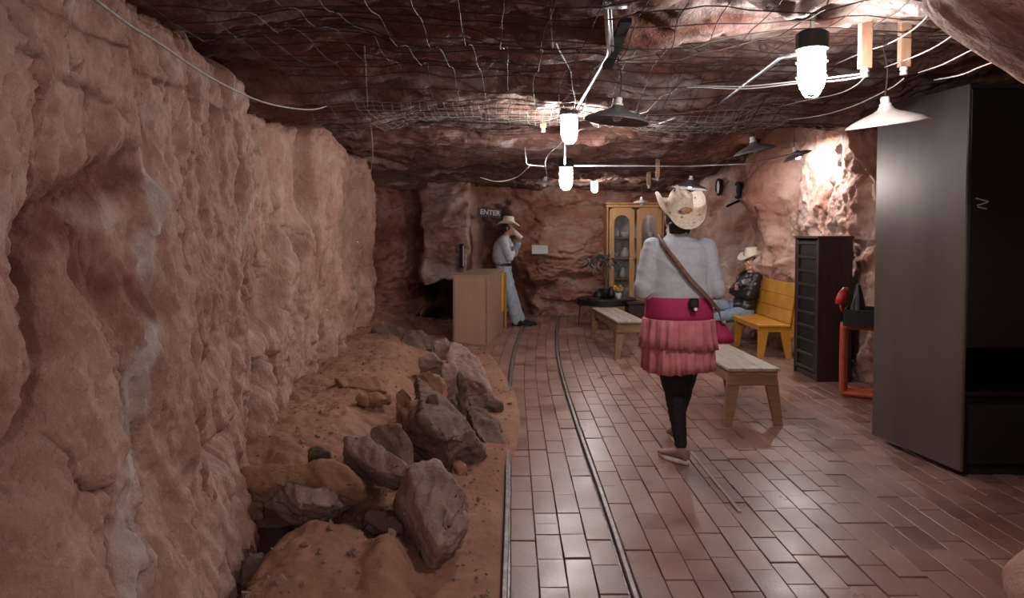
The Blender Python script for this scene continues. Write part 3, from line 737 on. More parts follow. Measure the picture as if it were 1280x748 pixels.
wire('electric_wire', [(1200,38,2.5),(1170,58,2.7),(1140,72,2.9),(1106,84,3.3)], .0028, M_WIREL, 'short wire rising right of the second batten peg', 'wire', wn)
wire('electric_wire', [(1235,52,2.5),(1200,70,2.7),(1175,82,2.9),(1148,91,3.2)], .0028, M_WIREL, 'wire running up to the overhanging rock above the tall cabinet', 'wire', wn)
wire('electric_wire', [(1262,70,2.5),(1225,84,2.7),(1200,94,2.9),(1168,100,3.2)], .0028, M_WIREL, 'lowest wire over the top of the tall steel cabinet', 'wire', wn)
wire('electric_wire', [(600,222,8.0),(622,227,8.0),(645,222,8.0),(662,208,7.6)], .005, M_WIREL, 'slack wire loop left of the small white shade', 'wire', wn)
wire('electric_wire', [(455,40,3.9),(458,90,4.6),(463,150,5.6),(466,190,7.0),(464,215,8.2)], .004, M_WIREL, 'thin pale wire hanging down beside the edge of the left rock wall', 'wire', wn)
wire('electric_wire', [(735,160,5.6),(720,165,5.4),(700,180,5.6),(682,200,6.6),(684,222,9.4)], .004, M_WIREL, 'wire looping from the conduit lamp down to the small white shade', 'wire', wn)
wire('electric_wire', [(758,238,8.4),(790,241,8.4),(812,236,8.3),(836,222,8.3),(862,216,8.3)], .005, M_WIRE, 'dark wire sagging past the oak cabinet top to the lit grey shade', 'wire', wn)
def peg(px, pb, Y, label, wd=.045):
    p = U(px, pb, Y); zc = cz(p.x, p.y)+.04; h = max(.06, zc-p.z)
    t = thing('batten_peg', label, 'peg', p, group='battens with porcelain knobs')
    bm = NB(); add_box(bm, p+Vector((0,0,h/2)), (wd, wd*.6, h), bev=.003); obj('batten', bm, M_PEG, t)
    bm = NB(); add_lathe(bm, [(.001,0),(.016,0),(.017,-.014),(.010,-.018),(.016,-.022),(.016,-.034),(.001,-.036)], p, 14); obj('porcelain_knob', bm, M_PORC, t, False)
peg(1081, 86, 3.0, 'pale wooden batten peg right of the largest cage lamp', .05)
peg(1130, 84, 3.25, 'wooden batten peg directly above the white enamel shade', .05)
peg(919, 155, 5.4, 'wooden batten peg left of and above the grey shade by the right wall')
peg(679, 160, 5.6, 'wooden batten peg left of the conduit lamp', .05)
peg(822, 222, 9.0, 'nearer of the two small battens behind the woman\'s hat', .05)
peg(811, 232, 9.6, 'farther small batten peg above the oak cabinet', .05)

# wire netting under the ceiling
def net(label, x0, x1, y0, y1, sp, r, mat, parts, name):
    def base(x, y):
        pts = [(x+a, y+b) for a in (-.09, 0, .09) for b in (-.09, 0, .09)]
        z = ceil_z(np.array([p[0] for p in pts]), np.array([p[1] for p in pts])); return z.min()-.012
    root = thing(name, label, 'wire mesh') if parts else None
    big = NB(); H = {}
    nx = int((x1-x0)/sp); ny = int((y1-y0)/sp)
    gx = np.linspace(x0, x1, nx*2+1); gy = np.linspace(y0, y1, ny*2+1)
    X, Y = np.meshgrid(gx, gy); Z = np.full(X.shape, 9.0)
    for a in (-.09, 0, .09):
        for b in (-.09, 0, .09): Z = np.minimum(Z, ceil_z(X+a, Y+b))
    Z = Z-.012
    for _ in range(3):
        Zp = np.pad(Z, 1, mode='edge'); Z = np.minimum(Z, (Zp[:-2,1:-1]+Zp[2:,1:-1]+Zp[1:-1,:-2]+Zp[1:-1,2:]+Z)/5)
    jx = .035*fbm(X*1.1, Y*1.1, 3, 130); jy = .035*fbm(X*1.1+5, Y*1.1, 3, 131)
    X = X+jx; Y = Y+jy
    def strand(idx):
        bm = NB() if parts else big
        add_tube(bm, [(X[i], Y[i], Z[i]) for i in idx], r, 4)
        if parts: obj('strand', bm, mat, root)
    for j in range(0, Y.shape[0], 2): strand([(j, i) for i in range(X.shape[1])])
    for i in range(0, X.shape[1], 2): strand([(j, i) for j in range(Y.shape[0])])
    if not parts: prop(obj(name, big, mat), label, 'wire mesh', kind='stuff')
    else: big.free()
net('rusty wide wire netting stretched below the near ceiling rock', -1.35, 2.3, 2.2, 6.4, .165, .0026, M_WIRE, True, 'wire_netting')
net('fine pale wire mesh under the lowest lip of ceiling rock', -1.0, 1.9, 4.7, 5.7, .055, .0011, M_WIREL, False, 'fine_mesh')
net('finer wire mesh under the ceiling between the conduit lamp and the back wall', -1.2, 2.6, 6.4, 10.0, .15, .0015, M_WIRE, False, 'far_mesh')

# ------------------------------------------------------------------ furniture
def bench(loc, rot, L, W, H, label):
    t = thing('plank_bench', label, 'bench', loc, (0,0,rot), 'low wooden plank benches')
    R = Matrix.Rotation(rot, 3, 'Z'); o3 = Vector(loc)
    def T(v): return R @ Vector(v) + o3
    n = 3; pw = W/n
    for i in range(n):
        bm = NB(); add_box(bm, T((-W/2+pw*(i+.5), 0, H-.011-.001*i)), (pw-.006, L, .022), R @ Euler((0, random.uniform(-.012,.012), 0)).to_matrix(), bev=.003); obj('seat_plank', bm, M_WOODG, t)
    for s in (-1, 1):
        bm = NB(); add_box(bm, T((0, s*(L/2-.03), H-.022-.055)), (W-.03, .022, .11), R, bev=.002); obj('end_apron', bm, M_WOOD, t)
        bm = NB(); add_box(bm, T((s*(W/2-.028), 0, H-.022-.045)), (.022, L-.10, .09), R, bev=.002); obj('side_apron', bm, M_WOOD, t)
    for sx in (-1, 1):
        for sy in (-1, 1):
            bm = NB(); top = Vector((sx*(W/2-.065), sy*(L/2-.055), H-.03)); bot = Vector((sx*(W/2-.005), sy*(L/2-.02), 0))
            pts = []
            for c, hw in ((top, .052), (bot, .030)):
                for a, b in ((-1,-1),(1,-1),(1,1),(-1,1)): pts.append(bm.verts.new(T(c+Vector((a*hw, b*.018, 0)))))
            for q in ((3,2,1,0),(4,5,6,7),(0,1,5,4),(1,2,6,5),(2,3,7,6),(3,0,4,7)): bm.faces.new([pts[i] for i in q])
            obj('leg', bm, M_WOOD, t)
    return t
def bench_px(near_l, near_r, far_r, H, L, label):
    a, b, c = Gz(*near_l, H), Gz(*near_r, H), Gz(*far_r, H)
    d = (c-b); ang = math.atan2(-d.x, d.y); W = (b-a).length
    m = (a+b)/2; R = Matrix.Rotation(ang, 3, 'Z'); ctr = m+R @ Vector((0, L/2, 0)); ctr.z = 0
    return bench(ctr, ang, L, W, H, label)
bench_px((912,462), (974,460), (906,428), .435, 1.15, 'low weathered plank bench just right of the walking woman, nearest of the two')
bench_px((774,403), (806,401), (765,382), .43, 1.5, 'low weathered plank bench beyond the woman, beside the round black table')

def yellow_bench():
    t = thing('yellow_bench', 'yellow painted settle with a high back, the seated cowboy on its far end', 'bench', (3.0, 9.0, 0))
    y0, y1, x0, x1 = 8.15, 9.95, 2.80, 3.17; L = y1-y0; ym = (y0+y1)/2
    bm = NB(); add_box(bm, ((x0+x1)/2, ym, .375), (x1-x0, L, .03), bev=.006); obj('seat', bm, M_YEL, t)
    for k in range(3):
        bm = NB(); rot = Euler((0, .14, 0)).to_matrix(); z = .47+.155*k; add_box(bm, (x1-.01+(z-.39)*.14, ym, z), (.024, L, .152), rot, bev=.004); obj('back_board', bm, M_YEL, t)
    for s, yy in ((0, y0+.03), (1, y1-.03), (2, ym)):
        bm = NB(); add_box(bm, ((x0+x1)/2+.0, yy, .335), (x1-x0-.05, .028, .06)); obj('end_rail', bm, M_YEL, t)
        for (xa, xb) in ((x0+.07, x0+.035), (x1-.06, x1-.01)):
            bm = NB(); pts = []
            for (cx_, z, hw) in ((xa, .355, .06), (xb, .0, .032)):
                for a, b in ((-1,-1),(1,-1),(1,1),(-1,1)): pts.append(bm.verts.new((cx_+a*hw, yy+b*.016, z)))
            for q in ((3,2,1,0),(4,5,6,7),(0,1,5,4),(1,2,6,5),(2,3,7,6),(3,0,4,7)): bm.faces.new([pts[i] for i in q])
            obj('leg', bm, M_YEL, t)
    bm = NB(); add_box(bm, (x0+.02, ym, .35), (.022, L-.06, .05)); obj('front_rail', bm, M_YEL, t)
    for yy in (y0+.02, ym, y1-.02):
        bm = NB(); add_box(bm, (x1+.055, yy, .56), (.03, .05, .62), Euler((0,.14,0)).to_matrix()); obj('back_post', bm, M_YEL, t)
yellow_bench()

def counter():
    a = Gz(569, 430); b = Gz(607, 433); c = Gz(627.5, 410.5)
    d = c-b; ang = math.atan2(-d.x, d.y); W = (b-a).length; L = d.length; H = .87
    m = (a+b)/2; R = Matrix.Rotation(ang, 3, 'Z'); ctr = m+R @ Vector((0, L/2, 0)); ctr.z = 0
    t = thing('plywood_counter', 'tan plywood counter box by the dark hollow, one cowboy leaning on its end', 'counter', ctr, (0,0,ang))
    def T(v): return R @ Vector(v)+ctr
    for nm, c_, s in (('end_panel', (0,-L/2+.01,H/2), (W,.02,H)), ('end_panel', (0,L/2-.01,H/2), (W,.02,H)), ('side_panel', (-W/2+.01,0,H/2), (.02,L-.042,H)), ('side_panel', (W/2-.01,0,H/2), (.02,L-.042,H)), ('top_panel', (0,0,H+.01), (W+.02,L+.02,.022))):
        bm = NB(); add_box(bm, T(c_), s, R, bev=.003); obj(nm, bm, M_PLY, t)
    for x in (-W/2+.012, W/2-.012):
        bm = NB(); add_box(bm, T((x, -L/2-.004, H/2)), (.022,.01,H-.03), R); obj('corner_strip', bm, M_PLYE, t)
    bm = NB(); add_box(bm, T((W/2+.008, L/2-.16, H/2+.12)), (.014, .22, .56), R, bev=.002)
    o = obj('yellow_sign', bm, M_YST); prop(o, 'narrow yellow sign fixed on the side of the plywood counter, by the cowboy', 'sign')
    bm = NB(); add_box(bm, T((W/2+.03, L/2+.01, .42)), (.03, .03, .84), R); prop(obj('wooden_upright', bm, M_OAK), 'thin brown wooden upright between the counter and the cowboy\'s legs', 'post')
    return ctr, R, L, W
CTR = counter()

def steel_cabinet():
    a = Gz(1200, 599); b = Gz(1089, 551)      # near and far bottom corners of the side
    y0, y1 = a.y, b.y; x0 = (a.x+b.x)/2; H = 2.30; W = .62; D = y1-y0
    t = thing('steel_cabinet', 'tall brown steel cabinet on the right edge, side panel towards the room', 'cabinet', (x0+W/2, (y0+y1)/2, 0))
    def bxp(nm, c, s, m, bev=.003):
        bm = NB(); add_box(bm, c, s, bev=bev); return obj(nm, bm, m, t)
    sl = (b.x-a.x)
    bm = NB(); ang = math.atan2(-(b.x-a.x), D); R = Matrix.Rotation(ang, 3, 'Z')
    add_box(bm, ((a.x+b.x)/2+.012, (y0+y1)/2, H/2+.02), (.024, math.hypot(D, sl), H-.04), R, bev=.006); obj('side_panel', bm, M_CABS, t)
    xm = a.x+W/2
    bxp('side_panel', (a.x+W-.012, (y0+y1)/2, H/2), (.024, D, H), M_BLK)
    bxp('back_panel', (xm-.03, y1-.012, H/2), (W+.02, .02, H-.02), M_BLKM)
    bxp('top_panel', (xm, (y0+y1)/2, H-.012), (W-.03, D-.02, .024), M_BLKM)
    bxp('plinth', (xm, (y0+y1)/2+.03, .04), (W-.06, D-.08, .08), M_BLKM)
    d = bxp('door', (xm, y0+.02, 1.52), (W-.05, .03, 1.50), M_BLK)
    bm = NB(); add_box(bm, (a.x+W-.10, y0-.012, 1.35), (.018, .03, .16), bev=.004); sub('door_handle', bm, M_BLKM, d)
    bm = NB()
    for k in range(3):
        c = U(1228, 250+k*5, y0-.001); add_box(bm, c+Vector((.0,.002,0)), (.075-.012*k, .004, .007), Euler((0,(.25,-.3,.2)[k],0)).to_matrix())
    sub('scuff_mark', bm, M_PAPER, d)
    bxp('shelf', (xm, y0+.30, .50), (W-.06, .58, .022), M_BLK)
    bxp('lower_lip', (xm, y0+.012, .50), (W-.05, .02, .03), M_BLK, .006)
    bxp('kick_panel', (xm, y0+.06, .27), (W-.06, .02, .40), M_BLKM)
    return t
steel_cabinet()

def dark_cabinet():
    x0, y0, y1, H, W = 2.93, 6.88, 7.45, 1.385, .33
    t = thing('louvred_cabinet', 'dark wood cabinet with a slatted front between the yellow bench and the orange pipes', 'cabinet', (x0+W/2, (y0+y1)/2, 0))
    def bxp(nm, c, s, m=M_DKW, bev=.003):
        bm = NB(); add_box(bm, c, s, bev=bev); return obj(nm, bm, m, t)
    ym = (y0+y1)/2
    bxp('side_panel', (x0+W/2, y0+.012, H/2), (W, .024, H)); bxp('side_panel', (x0+W/2, y1-.012, H/2), (W, .024, H))
    bxp('top_panel', (x0+W/2, ym, H+.01), (W+.02, y1-y0+.02, .024)); bxp('back_panel', (x0+W-.01, ym, H/2), (.02, y1-y0-.05, H-.02))
    bxp('base', (x0+W/2, ym, .03), (W-.04, y1-y0-.05, .06))
    f = bxp('door', (x0+.035, ym, H/2+.02), (.014, y1-y0-.06, H-.09), M_BLK)
    for yy in (y0+.05, y1-.05): bxp('door_stile', (x0+.018, yy, H/2+.02), (.03, .05, H-.08))
    n = 9
    for k in range(n+1): bxp('slat', (x0+.014, ym, .09+(H-.14)*k/n), (.026, y1-y0-.15, .030), M_DKW, .004)
    for k in range(n): bxp('pane', (x0+.024, ym, .09+(H-.14)*(k+.5)/n), (.008, y1-y0-.15, (H-.14)/n-.034), M_BLK, .0)
dark_cabinet()

def pipe_stand():
    t = thing('pipe_stand', 'orange pipe stand carrying a black tray, between the dark cabinet and the steel cabinet', 'stand', (3.2, 6.2, 0))
    top = .62
    for k, (x, y) in enumerate(((2.90, 6.28), (2.955, 6.36), (3.0, 6.50))):
        e = .62
        pts = []
        for cx_, z0 in ((x, None),):
            r = .05
            path = [(x+.25, y-.14, top), (x+.05, y-.02, top), (x+.015, y-.005, top-.012), (x, y, top-.05), (x, y, .09), (x+.012, y-.006, .045), (x+.05, y-.028, .035), (x+.60, y-.36, .035)]
            pts = path
        bm = NB(); add_tube(bm, curve_pts(pts, 5), .026, 10); obj('pipe_leg', bm, M_ORG, t, True)
    bm = NB(); c = Vector((3.19, 6.20, .71)); R = Matrix.Rotation(-.52, 3, 'Z')
    add_box(bm, c, (.55, .40, .012), R)
    for a, b, s in ((0,-.2,(.55,.014,.14)),(0,.2,(.55,.014,.14)),(-.275,0,(.014,.40,.14)),(.275,0,(.014,.40,.14))): add_box(bm, c+R @ Vector((a,b,.0)), s, R)
    add_box(bm, c-Vector((0,0,.065)), (.53,.38,.012), R)
    obj('tray', bm, M_BLK, t)
    bm = NB(); cc = Vector((3.03, 6.28, .716)); add_lathe(bm, [(.001,0),(.075,0),(.07,.02),(.05,.12),(.022,.24),(.016,.27),(.001,.27)], cc, 20); prop(obj('oil_can', bm, M_BLK, smooth_sh=True), 'black tapering can with a narrow neck standing in the black tray', 'can')
    bm = NB(); p = U(1053, 372, 6.26); add_tube(bm, [p+Vector((-.035,0,-.06)), p+Vector((-.02,0,-.02)), p+Vector((.0,0,.03)), p+Vector((.022,0,.07)), p+Vector((.05,.01,.075))], [.028,.036,.036,.024,.012], 12)
    add_tube(bm, [p+Vector((-.02,0,-.04)), p+Vector((-.01,0,-.10)), p+Vector((.01,0,-.13))], [.012,.010,.010], 8)
    prop(obj('red_lamp_handle', bm, M_RED, smooth_sh=True), 'red plastic nozzle leaning on the black can', 'nozzle')
pipe_stand()

def china_cabinet():
    yF = 11.85; x0, x1 = 1.56, 2.50; H = 1.90; D = .36; W = x1-x0; xm = (x0+x1)/2
    t = thing('display_cabinet', 'golden oak display cabinet with two arched glass doors against the back wall', 'cabinet', (xm, yF+D/2, 0))
    def bxp(nm, c, s, m=M_OAK, bev=.003, par=None):
        bm = NB(); add_box(bm, c, s, bev=bev); return obj(nm, bm, m, t)
    bxp('side_panel', (x0+.012, yF+D/2, H/2), (.024, D, H)); bxp('side_panel', (x1-.012, yF+D/2, H/2), (.024, D, H))
    bxp('back_panel', (xm, yF+D-.01, H/2), (W-.05, .016, H-.02), M_PAPER)
    bxp('crown', (xm, yF+D/2-.015, H+.012), (W+.07, D+.06, .03), bev=.008); bxp('crown_moulding', (xm, yF+D/2-.006, H-.03), (W+.03, D+.02, .05), bev=.008)
    bxp('base', (xm, yF+D/2, .045), (W, D, .09))
    bxp('drawer', (xm-.235, yF+.0, .17), (.45, .03, .15), bev=.006); bxp('drawer', (xm+.235, yF+.0, .17), (.45, .03, .15), bev=.006)
    for z in (.28, .66, 1.0, 1.34): bxp('shelf', (xm, yF+D/2+.01, z), (W-.05, D-.06, .016), M_OAK)
    for sx in (-1, 1):
        cx_ = xm+sx*W/4*.96; hw = .205; z0, z1 = .27, 1.84; gi = .125; zt = 1.60
        # door frame with arched opening: outline rectangle minus arched slot
        inner = [(cx_-gi, z0+.08), (cx_+gi, z0+.08)]+[(cx_+gi*math.cos(a), zt+gi*.95*math.sin(a)) for a in np.linspace(0, PI, 13)]
        ang = [math.atan2(z-(z0+z1)/2, x-cx_) for x, z in inner]
        bm = NB(); rings = []
        N_ = 52; per = []
        # sample both loops by matched polar-ish parameters
        outer = []
        for x, z in inner:
            dx, dz_ = x-cx_, z-(z0+z1)/2
            if z <= z0+.09: outer.append((cx_+math.copysign(hw, dx), z0))
            elif z <= zt+1e-6 and abs(abs(dx)-gi) < 1e-6: outer.append((cx_+math.copysign(hw, dx), zt))
            else:
                a = math.atan2(z-zt, dx); m_ = min(hw/max(1e-6, abs(math.cos(a))), (z1-zt)/max(1e-6, math.sin(a)))
                outer.append((cx_+m_*math.cos(a), zt+m_*math.sin(a)))
        n = len(inner); V = []
        for y in (yF-.022, yF):
            V.append([bm.verts.new((x, y, z)) for x, z in outer]); V.append([bm.verts.new((x, y, z)) for x, z in inner])
        for i in range(n):
            j = (i+1) % n
            bm.faces.new((V[0][i], V[0][j], V[1][j], V[1][i])); bm.faces.new((V[3][i], V[3][j], V[2][j], V[2][i]))
            bm.faces.new((V[1][i], V[1][j], V[3][j], V[3][i])); bm.faces.new((V[2][i], V[2][j], V[0][j], V[0][i]))
        d = obj('door', bm, M_OAK, t)
        bm = NB(); add_box(bm, (cx_, yF-.010, (z0+z1)/2), (gi*2+.03, .005, z1-z0-.12)); sub('glass_pane', bm, M_GLASS, d)
        bm = NB(); add_ball(bm, (cx_-sx*.175, yF-.036, 1.0), .014); sub('knob', bm, M_STEEL, d, True)
    for z, xs_ in ((.668, (1.70,1.86,2.10,2.3)), (1.008, (1.72,1.9,2.2,2.36)), (1.348, (1.74,1.9,2.12,2.3)), (.288, (1.72, 2.2))):
        for i, x in enumerate(xs_):
            bm = NB(); r = .045+.012*((i*7+int(z*10)) % 3)
            if (i+int(z*10)) % 2: add_lathe(bm, [(.001,0),(r*.6,0),(r,.04),(r*.9,.10),(r*.5,.15),(r*.55,.17),(.001,.17)], (x, yF+.2, z+.0005), 16)
            else: add_lathe(bm, [(.001,0),(r*.7,0),(r*1.1,.06),(r*1.1,.09),(r*1.0,.09),(r*.6,.01),(.001,.01)], (x, yF+.2, z+.0005), 16)
            vz = (i+int(z*10)) % 2
            prop(obj('vase' if vz else 'bowl', bm, M_PORC, smooth_sh=True), 'pale china %s, %s from left on the oak cabinet\'s %s' % ('vase' if vz else 'bowl', ('first', 'second', 'third', 'fourth')[i], {0.668:'second shelf up', 1.008:'third shelf up', 1.348:'top shelf', .288:'lowest shelf'}[z]), 'china', 'china in the oak display cabinet')
china_cabinet()

def round_table():
    c = Vector((1.44, 11.0, 0)); zt = .435; r = .45
    t = thing('round_table', 'low round black table on hairpin legs carrying the spiky plant', 'table', c)
    bm = NB(); add_lathe(bm, [(.001,zt),(r-.01,zt),(r,zt-.01),(r,zt-.09),(r-.02,zt-.095),(.001,zt-.095)], c, 48); obj('tabletop', bm, M_BLK, t)
    for k in range(4):
        a = k*PI/2+.75+PI/4; d = Vector((math.cos(a), math.sin(a), 0)); n = Vector((-d.y, d.x, 0)); p = c+d*(r-.06)
        bm = NB(); add_tube(bm, [p+n*.05+Vector((0,0,zt-.09)), p+d*.03+n*.008+Vector((0,0,.01)), p+d*.03-n*.008+Vector((0,0,.01)), p-n*.05+Vector((0,0,zt-.09))], .006, 6); obj('hairpin_leg', bm, M_BLKM, t)
    # plant
    pc = U(757, 366, 11.0); pc.z = zt
    t = thing('spiky_plant', 'dusty spiky-leaved plant in a dark pot on the round black table', 'plant', pc)
    bm = NB(); add_lathe(bm, [(.001,0),(.07,0),(.10,.06),(.105,.13),(.095,.14),(.085,.12),(.001,.12)], pc, 20); obj('pot', bm, M_BLKM, t, True)
    bm = NB(); add_tube(bm, curve_pts([pc+Vector((0,0,.1)), pc+Vector((.01,0,.22)), pc+Vector((-.01,.01,.36)), pc+Vector((0,0,.5))], 5), .035, 10); obj('trunk', bm, M_TRUNK, t, True)
    bm = NB(); rr = random.Random(4)
    for (hx, hz, k, ln) in ((0,.55,70,.25), (-.24,.50,50,.22), (.14,.52,34,.20), (-.10,.58,36,.2)):
        h = pc+Vector((hx, 0, hz))
        for i in range(k):
            th = rr.uniform(0, 2*PI); el = rr.uniform(-.5, 1.1); d = Vector((math.cos(th)*math.cos(el), math.sin(th)*math.cos(el), math.sin(el))); L = ln*rr.uniform(.7, 1.15)
            s = d.cross(Vector((0,0,1))).normalized()*.011; tip = h+d*L-Vector((0,0,.05*L/ln)); mid = h+d*L*.5+Vector((0,0,.01))
            a, b, c1, c2, e = [bm.verts.new(q) for q in (h-s*.5, h+s*.5, mid+s, mid-s, tip)]
            bm.faces.new((a, b, c1, c2)); bm.faces.new((c2, c1, e))
    o = obj('foliage', bm, M_LEAF, t)
    o['kind'] = 'stuff'
    bm = NB(); add_tube(bm, curve_pts([pc+Vector((0,0,.3)), pc+Vector((-.08,0,.4)), pc+Vector((-.22,0,.50))], 5), [.02]*10+[.014], 8); obj('branch', bm, M_TRUNK, t, True)
    for i, (px, py, rw, lab) in enumerate(((748,358,.07,'dark rounded rock ornament left of the plant pot'),(764,357,.055,'small dark jug right of the plant pot'))):
        p = U(px, py, 10.9); p.z = zt; bm = NB()
        add_lathe(bm, [(.001,0),(rw*.7,0),(rw,.05),(rw*.9,.10),(rw*.4,.15),(rw*.45,.18),(.001,.18)] if i else [(.001,0),(rw,.0),(rw*1.15,.04),(rw*.9,.09),(rw*.4,.12),(.001,.125)], p, 18)
        prop(obj('dark_jug' if i else 'dark_ornament', bm, M_BLK, smooth_sh=True), lab, 'jug' if i else 'ornament')
    p = U(773, 366, 10.85); p.z = zt
    t = thing('flower_pot', 'small pale pot of yellow flowers at the right of the round black table', 'flower pot', p)
    bm = NB(); add_lathe(bm, [(.001,0),(.035,0),(.045,.08),(.04,.085),(.001,.07)], p, 16); obj('pot', bm, M_PORC, t, True)
    bm = NB()
    for i in range(9):
        a = rr.uniform(0, 2*PI); q = p+Vector((math.cos(a)*.05, math.sin(a)*.04, rr.uniform(.12, .19)))
        add_tube(bm, [p+Vector((0,0,.07)), q], .003, 4)
    obj('stems', bm, M_LEAF, t)
    rr = random.Random(9)
    bm = NB()
    for i in range(12):
        a = rr.uniform(0, 2*PI); q = p+Vector((math.cos(a)*.055, math.sin(a)*.04, rr.uniform(.12, .2))); add_ball(bm, q, (.022,.022,.014), seg=8, rings=5)
    obj('blossoms', bm, M_FLOW, t)
    bm = NB(); p = U(742, 370, 10.75); p.z = zt+.012; add_box(bm, p, (.16, .12, .024), Matrix.Rotation(.3, 3, 'Z'), bev=.003); prop(obj('book', bm, M_DKW), 'dark red book lying at the left of the round black table', 'book')
    bm = NB(); add_box(bm, (2.02, 10.7, .19), (.62, .42, .38), bev=.01); 
    t = thing('low_chest', 'dark low wooden chest behind the far bench', 'chest', (2.02, 10.7, 0)); obj('body', bm, M_DKW, t)
    bm = NB(); add_box(bm, (2.02, 10.7, .395), (.66, .46, .03), bev=.006); obj('lid', bm, M_DKW, t)
round_table()

# ------------------------------------------------------------------ things fixed on the rock
def text_mesh(body, size, extrude):
    cu = bpy.data.curves.new('lettering', 'FONT'); cu.body = body; cu.size = size; cu.extrude = extrude; cu.align_x = 'CENTER'; cu.align_y = 'CENTER'; cu.offset = size*.02
    o = bpy.data.objects.new('lettering', cu); COL.objects.link(o)
    dg = bpy.context.evaluated_depsgraph_get(); me = bpy.data.meshes.new_from_object(o.evaluated_get(dg)); bpy.data.objects.remove(o); return me
c = U(611.5, 266, 11.2)
t = thing('enter_sign', 'small navy board lettered ENTER in cream over the dark passage', 'sign', c, (0, .09, 0))
bm = NB(); add_box(bm, (0,0,0), (.37, .03, .135), bev=.004); obj('board', bm, M_SIGNB, t, local=True)
bm = NB(); add_box(bm, (.0,.18,.0), (.04, .35, .04)); obj('bracket', bm, M_DKW, t, local=True)
me = text_mesh('ENTER', .105, .003); me.transform(Matrix.Translation((.015,-.018,0)) @ Matrix.Rotation(PI/2, 4, 'X'))
o = bpy.data.objects.new('lettering', me); COL.objects.link(o); me.materials.append(M_LET); o.parent = t
c = U(675, 312, 12.0); yb = by(c.x, c.z)
yb = min(by(c.x+a, c.z+b) for a in (-.16,-.08,0,.08,.16) for b in (-.09,0,.09)); c = U(675, 312, yb-.03); t = thing('wall_notice', 'pale framed notice on the back rock wall right of the standing cowboy', 'notice', c)
bm = NB(); add_box(bm, c, (.27,.02,.15), bev=.003); obj('board', bm, M_PAPER, t)
bm = NB()
for a, b, s in ((0,.078,(.29,.03,.012)),(0,-.078,(.29,.03,.012)),(-.14,0,(.012,.03,.16)),(.14,0,(.012,.03,.16))): add_box(bm, c+Vector((a,0,b)), s)
obj('frame', bm, M_PLYE, t)
bm = NB(); add_box(bm, c+Vector((0,.15,0)), (.03,.3,.03)); obj('batten', bm, M_DKW, t)
c = U(577, 320, 10.7); t = thing('wall_box', 'narrow dark box with a pale edge strip on the rock by the dark passage', 'box', c)
bm = NB(); add_box(bm, c, (.07,.09,.36), bev=.01); obj('body', bm, M_BLKM, t)
bm = NB(); add_box(bm, c+Vector((.03,-.052,.0)), (.016,.012,.30)); obj('edge_strip', bm, M_PAPER, t)
def onwall(px, py, gap=.05):
    for Y in np.arange(8.3, 12.0, .02):
        c = U(px, py, Y)
        if c.x > rx(c.y, c.z)-gap: break
    return c
for (px, py, Y, lab, R_) in ((898,234,9.8,'round dark-rimmed metal disc on the bright rock beside the lit grey shade',.12), (922,238,9.4,'second round dark disc hung further right on the bright rock',.12)):
    c = onwall(px, py); xr = rx(c.y, c.z); R = Euler((0, -PI/2, -.02)).to_matrix()
    t = thing('metal_disc', lab, 'disc', c)
    bm = NB(); add_lathe(bm, [(R_*.8,.012),(R_,.02),(R_*1.08,.0),(R_,-.03),(R_*.8,-.02),(R_*.8,.012)], c, 28, R); obj('rim', bm, M_BLKM, t, True)
    bm = NB(); add_lathe(bm, [(.001,.0),(R_*.82,.0),(R_*.82,-.02),(.001,-.02)], c, 28, R); obj('face', bm, M_PORC if px < 900 else M_BLKM, t)
    bm = NB(); add_tube(bm, [c, Vector((max(xr, c.x)+.12, c.y+.0, c.z))], .012, 6); obj('hook', bm, M_BLKM, t)
bm = NB(); b = onwall(926, 250, -.05); a = U(909, 258, b.y-.12); add_tube(bm, [a, b], .018, 8); prop(obj('iron_bar', bm, M_BLKM), 'short dark iron bar sticking out of the bright rock below the discs', 'bar')
#--PART3--
# ------------------------------------------------------------------ people
def cap(bm, a, b, ra, rb, fl=None, seg=14, n=5):
    """closed tapered capsule from a to b; fl=(axis vector, factor) flattens along an axis"""
    a, b = Vector(a), Vector(b); d = b-a; L = d.length
    if L < 1e-6: d = Vector((0,0,1)); L = 1e-6
    d = d/L; u, v = frame_of(d); rings = []
    prof = [(-ra*math.cos(t), ra*math.sin(t)) for t in np.linspace(0, PI/2, n)[1:]]+[(L+rb*math.sin(t), rb*math.cos(t)) for t in np.linspace(0, PI/2, n)[:-1]]
    def P(o_):
        if fl is None: return o_
        ax, k = fl; return o_-ax*(o_.dot(ax))*(1-k)
    lo = bm.verts.new(a+P(d*(-ra))); hi = bm.verts.new(b+P(d*rb))
    for h, r in prof:
        c = a+d*min(max(h, 0), L); e = d*(h-min(max(h, 0), L))
        rings.append([bm.verts.new(c+P(e+(u*math.cos(2*PI*k/seg)+v*math.sin(2*PI*k/seg))*r)) for k in range(seg)])
    for k in range(seg):
        bm.faces.new((lo, rings[0][(k+1)%seg], rings[0][k])); bm.faces.new((hi, rings[-1][k], rings[-1][(k+1)%seg]))
    for p, q in zip(rings[:-1], rings[1:]):
        for k in range(seg): bm.faces.new((p[k], p[(k+1)%seg], q[(k+1)%seg], q[k]))
def loft(bm, rings, seg=28):
    """rings: (centre, right vector*rx, forward vector*ry) closed"""
    R = []
    for c, ax, ay in rings: R.append([bm.verts.new(Vector(c)+ax*math.cos(2*PI*k/seg)+ay*math.sin(2*PI*k/seg)) for k in range(seg)])
    for p, q in zip(R[:-1], R[1:]):
        for k in range(seg): bm.faces.new((p[k], p[(k+1)%seg], q[(k+1)%seg], q[k]))
    bm.faces.new(R[0][::-1]); bm.faces.new(R[-1])
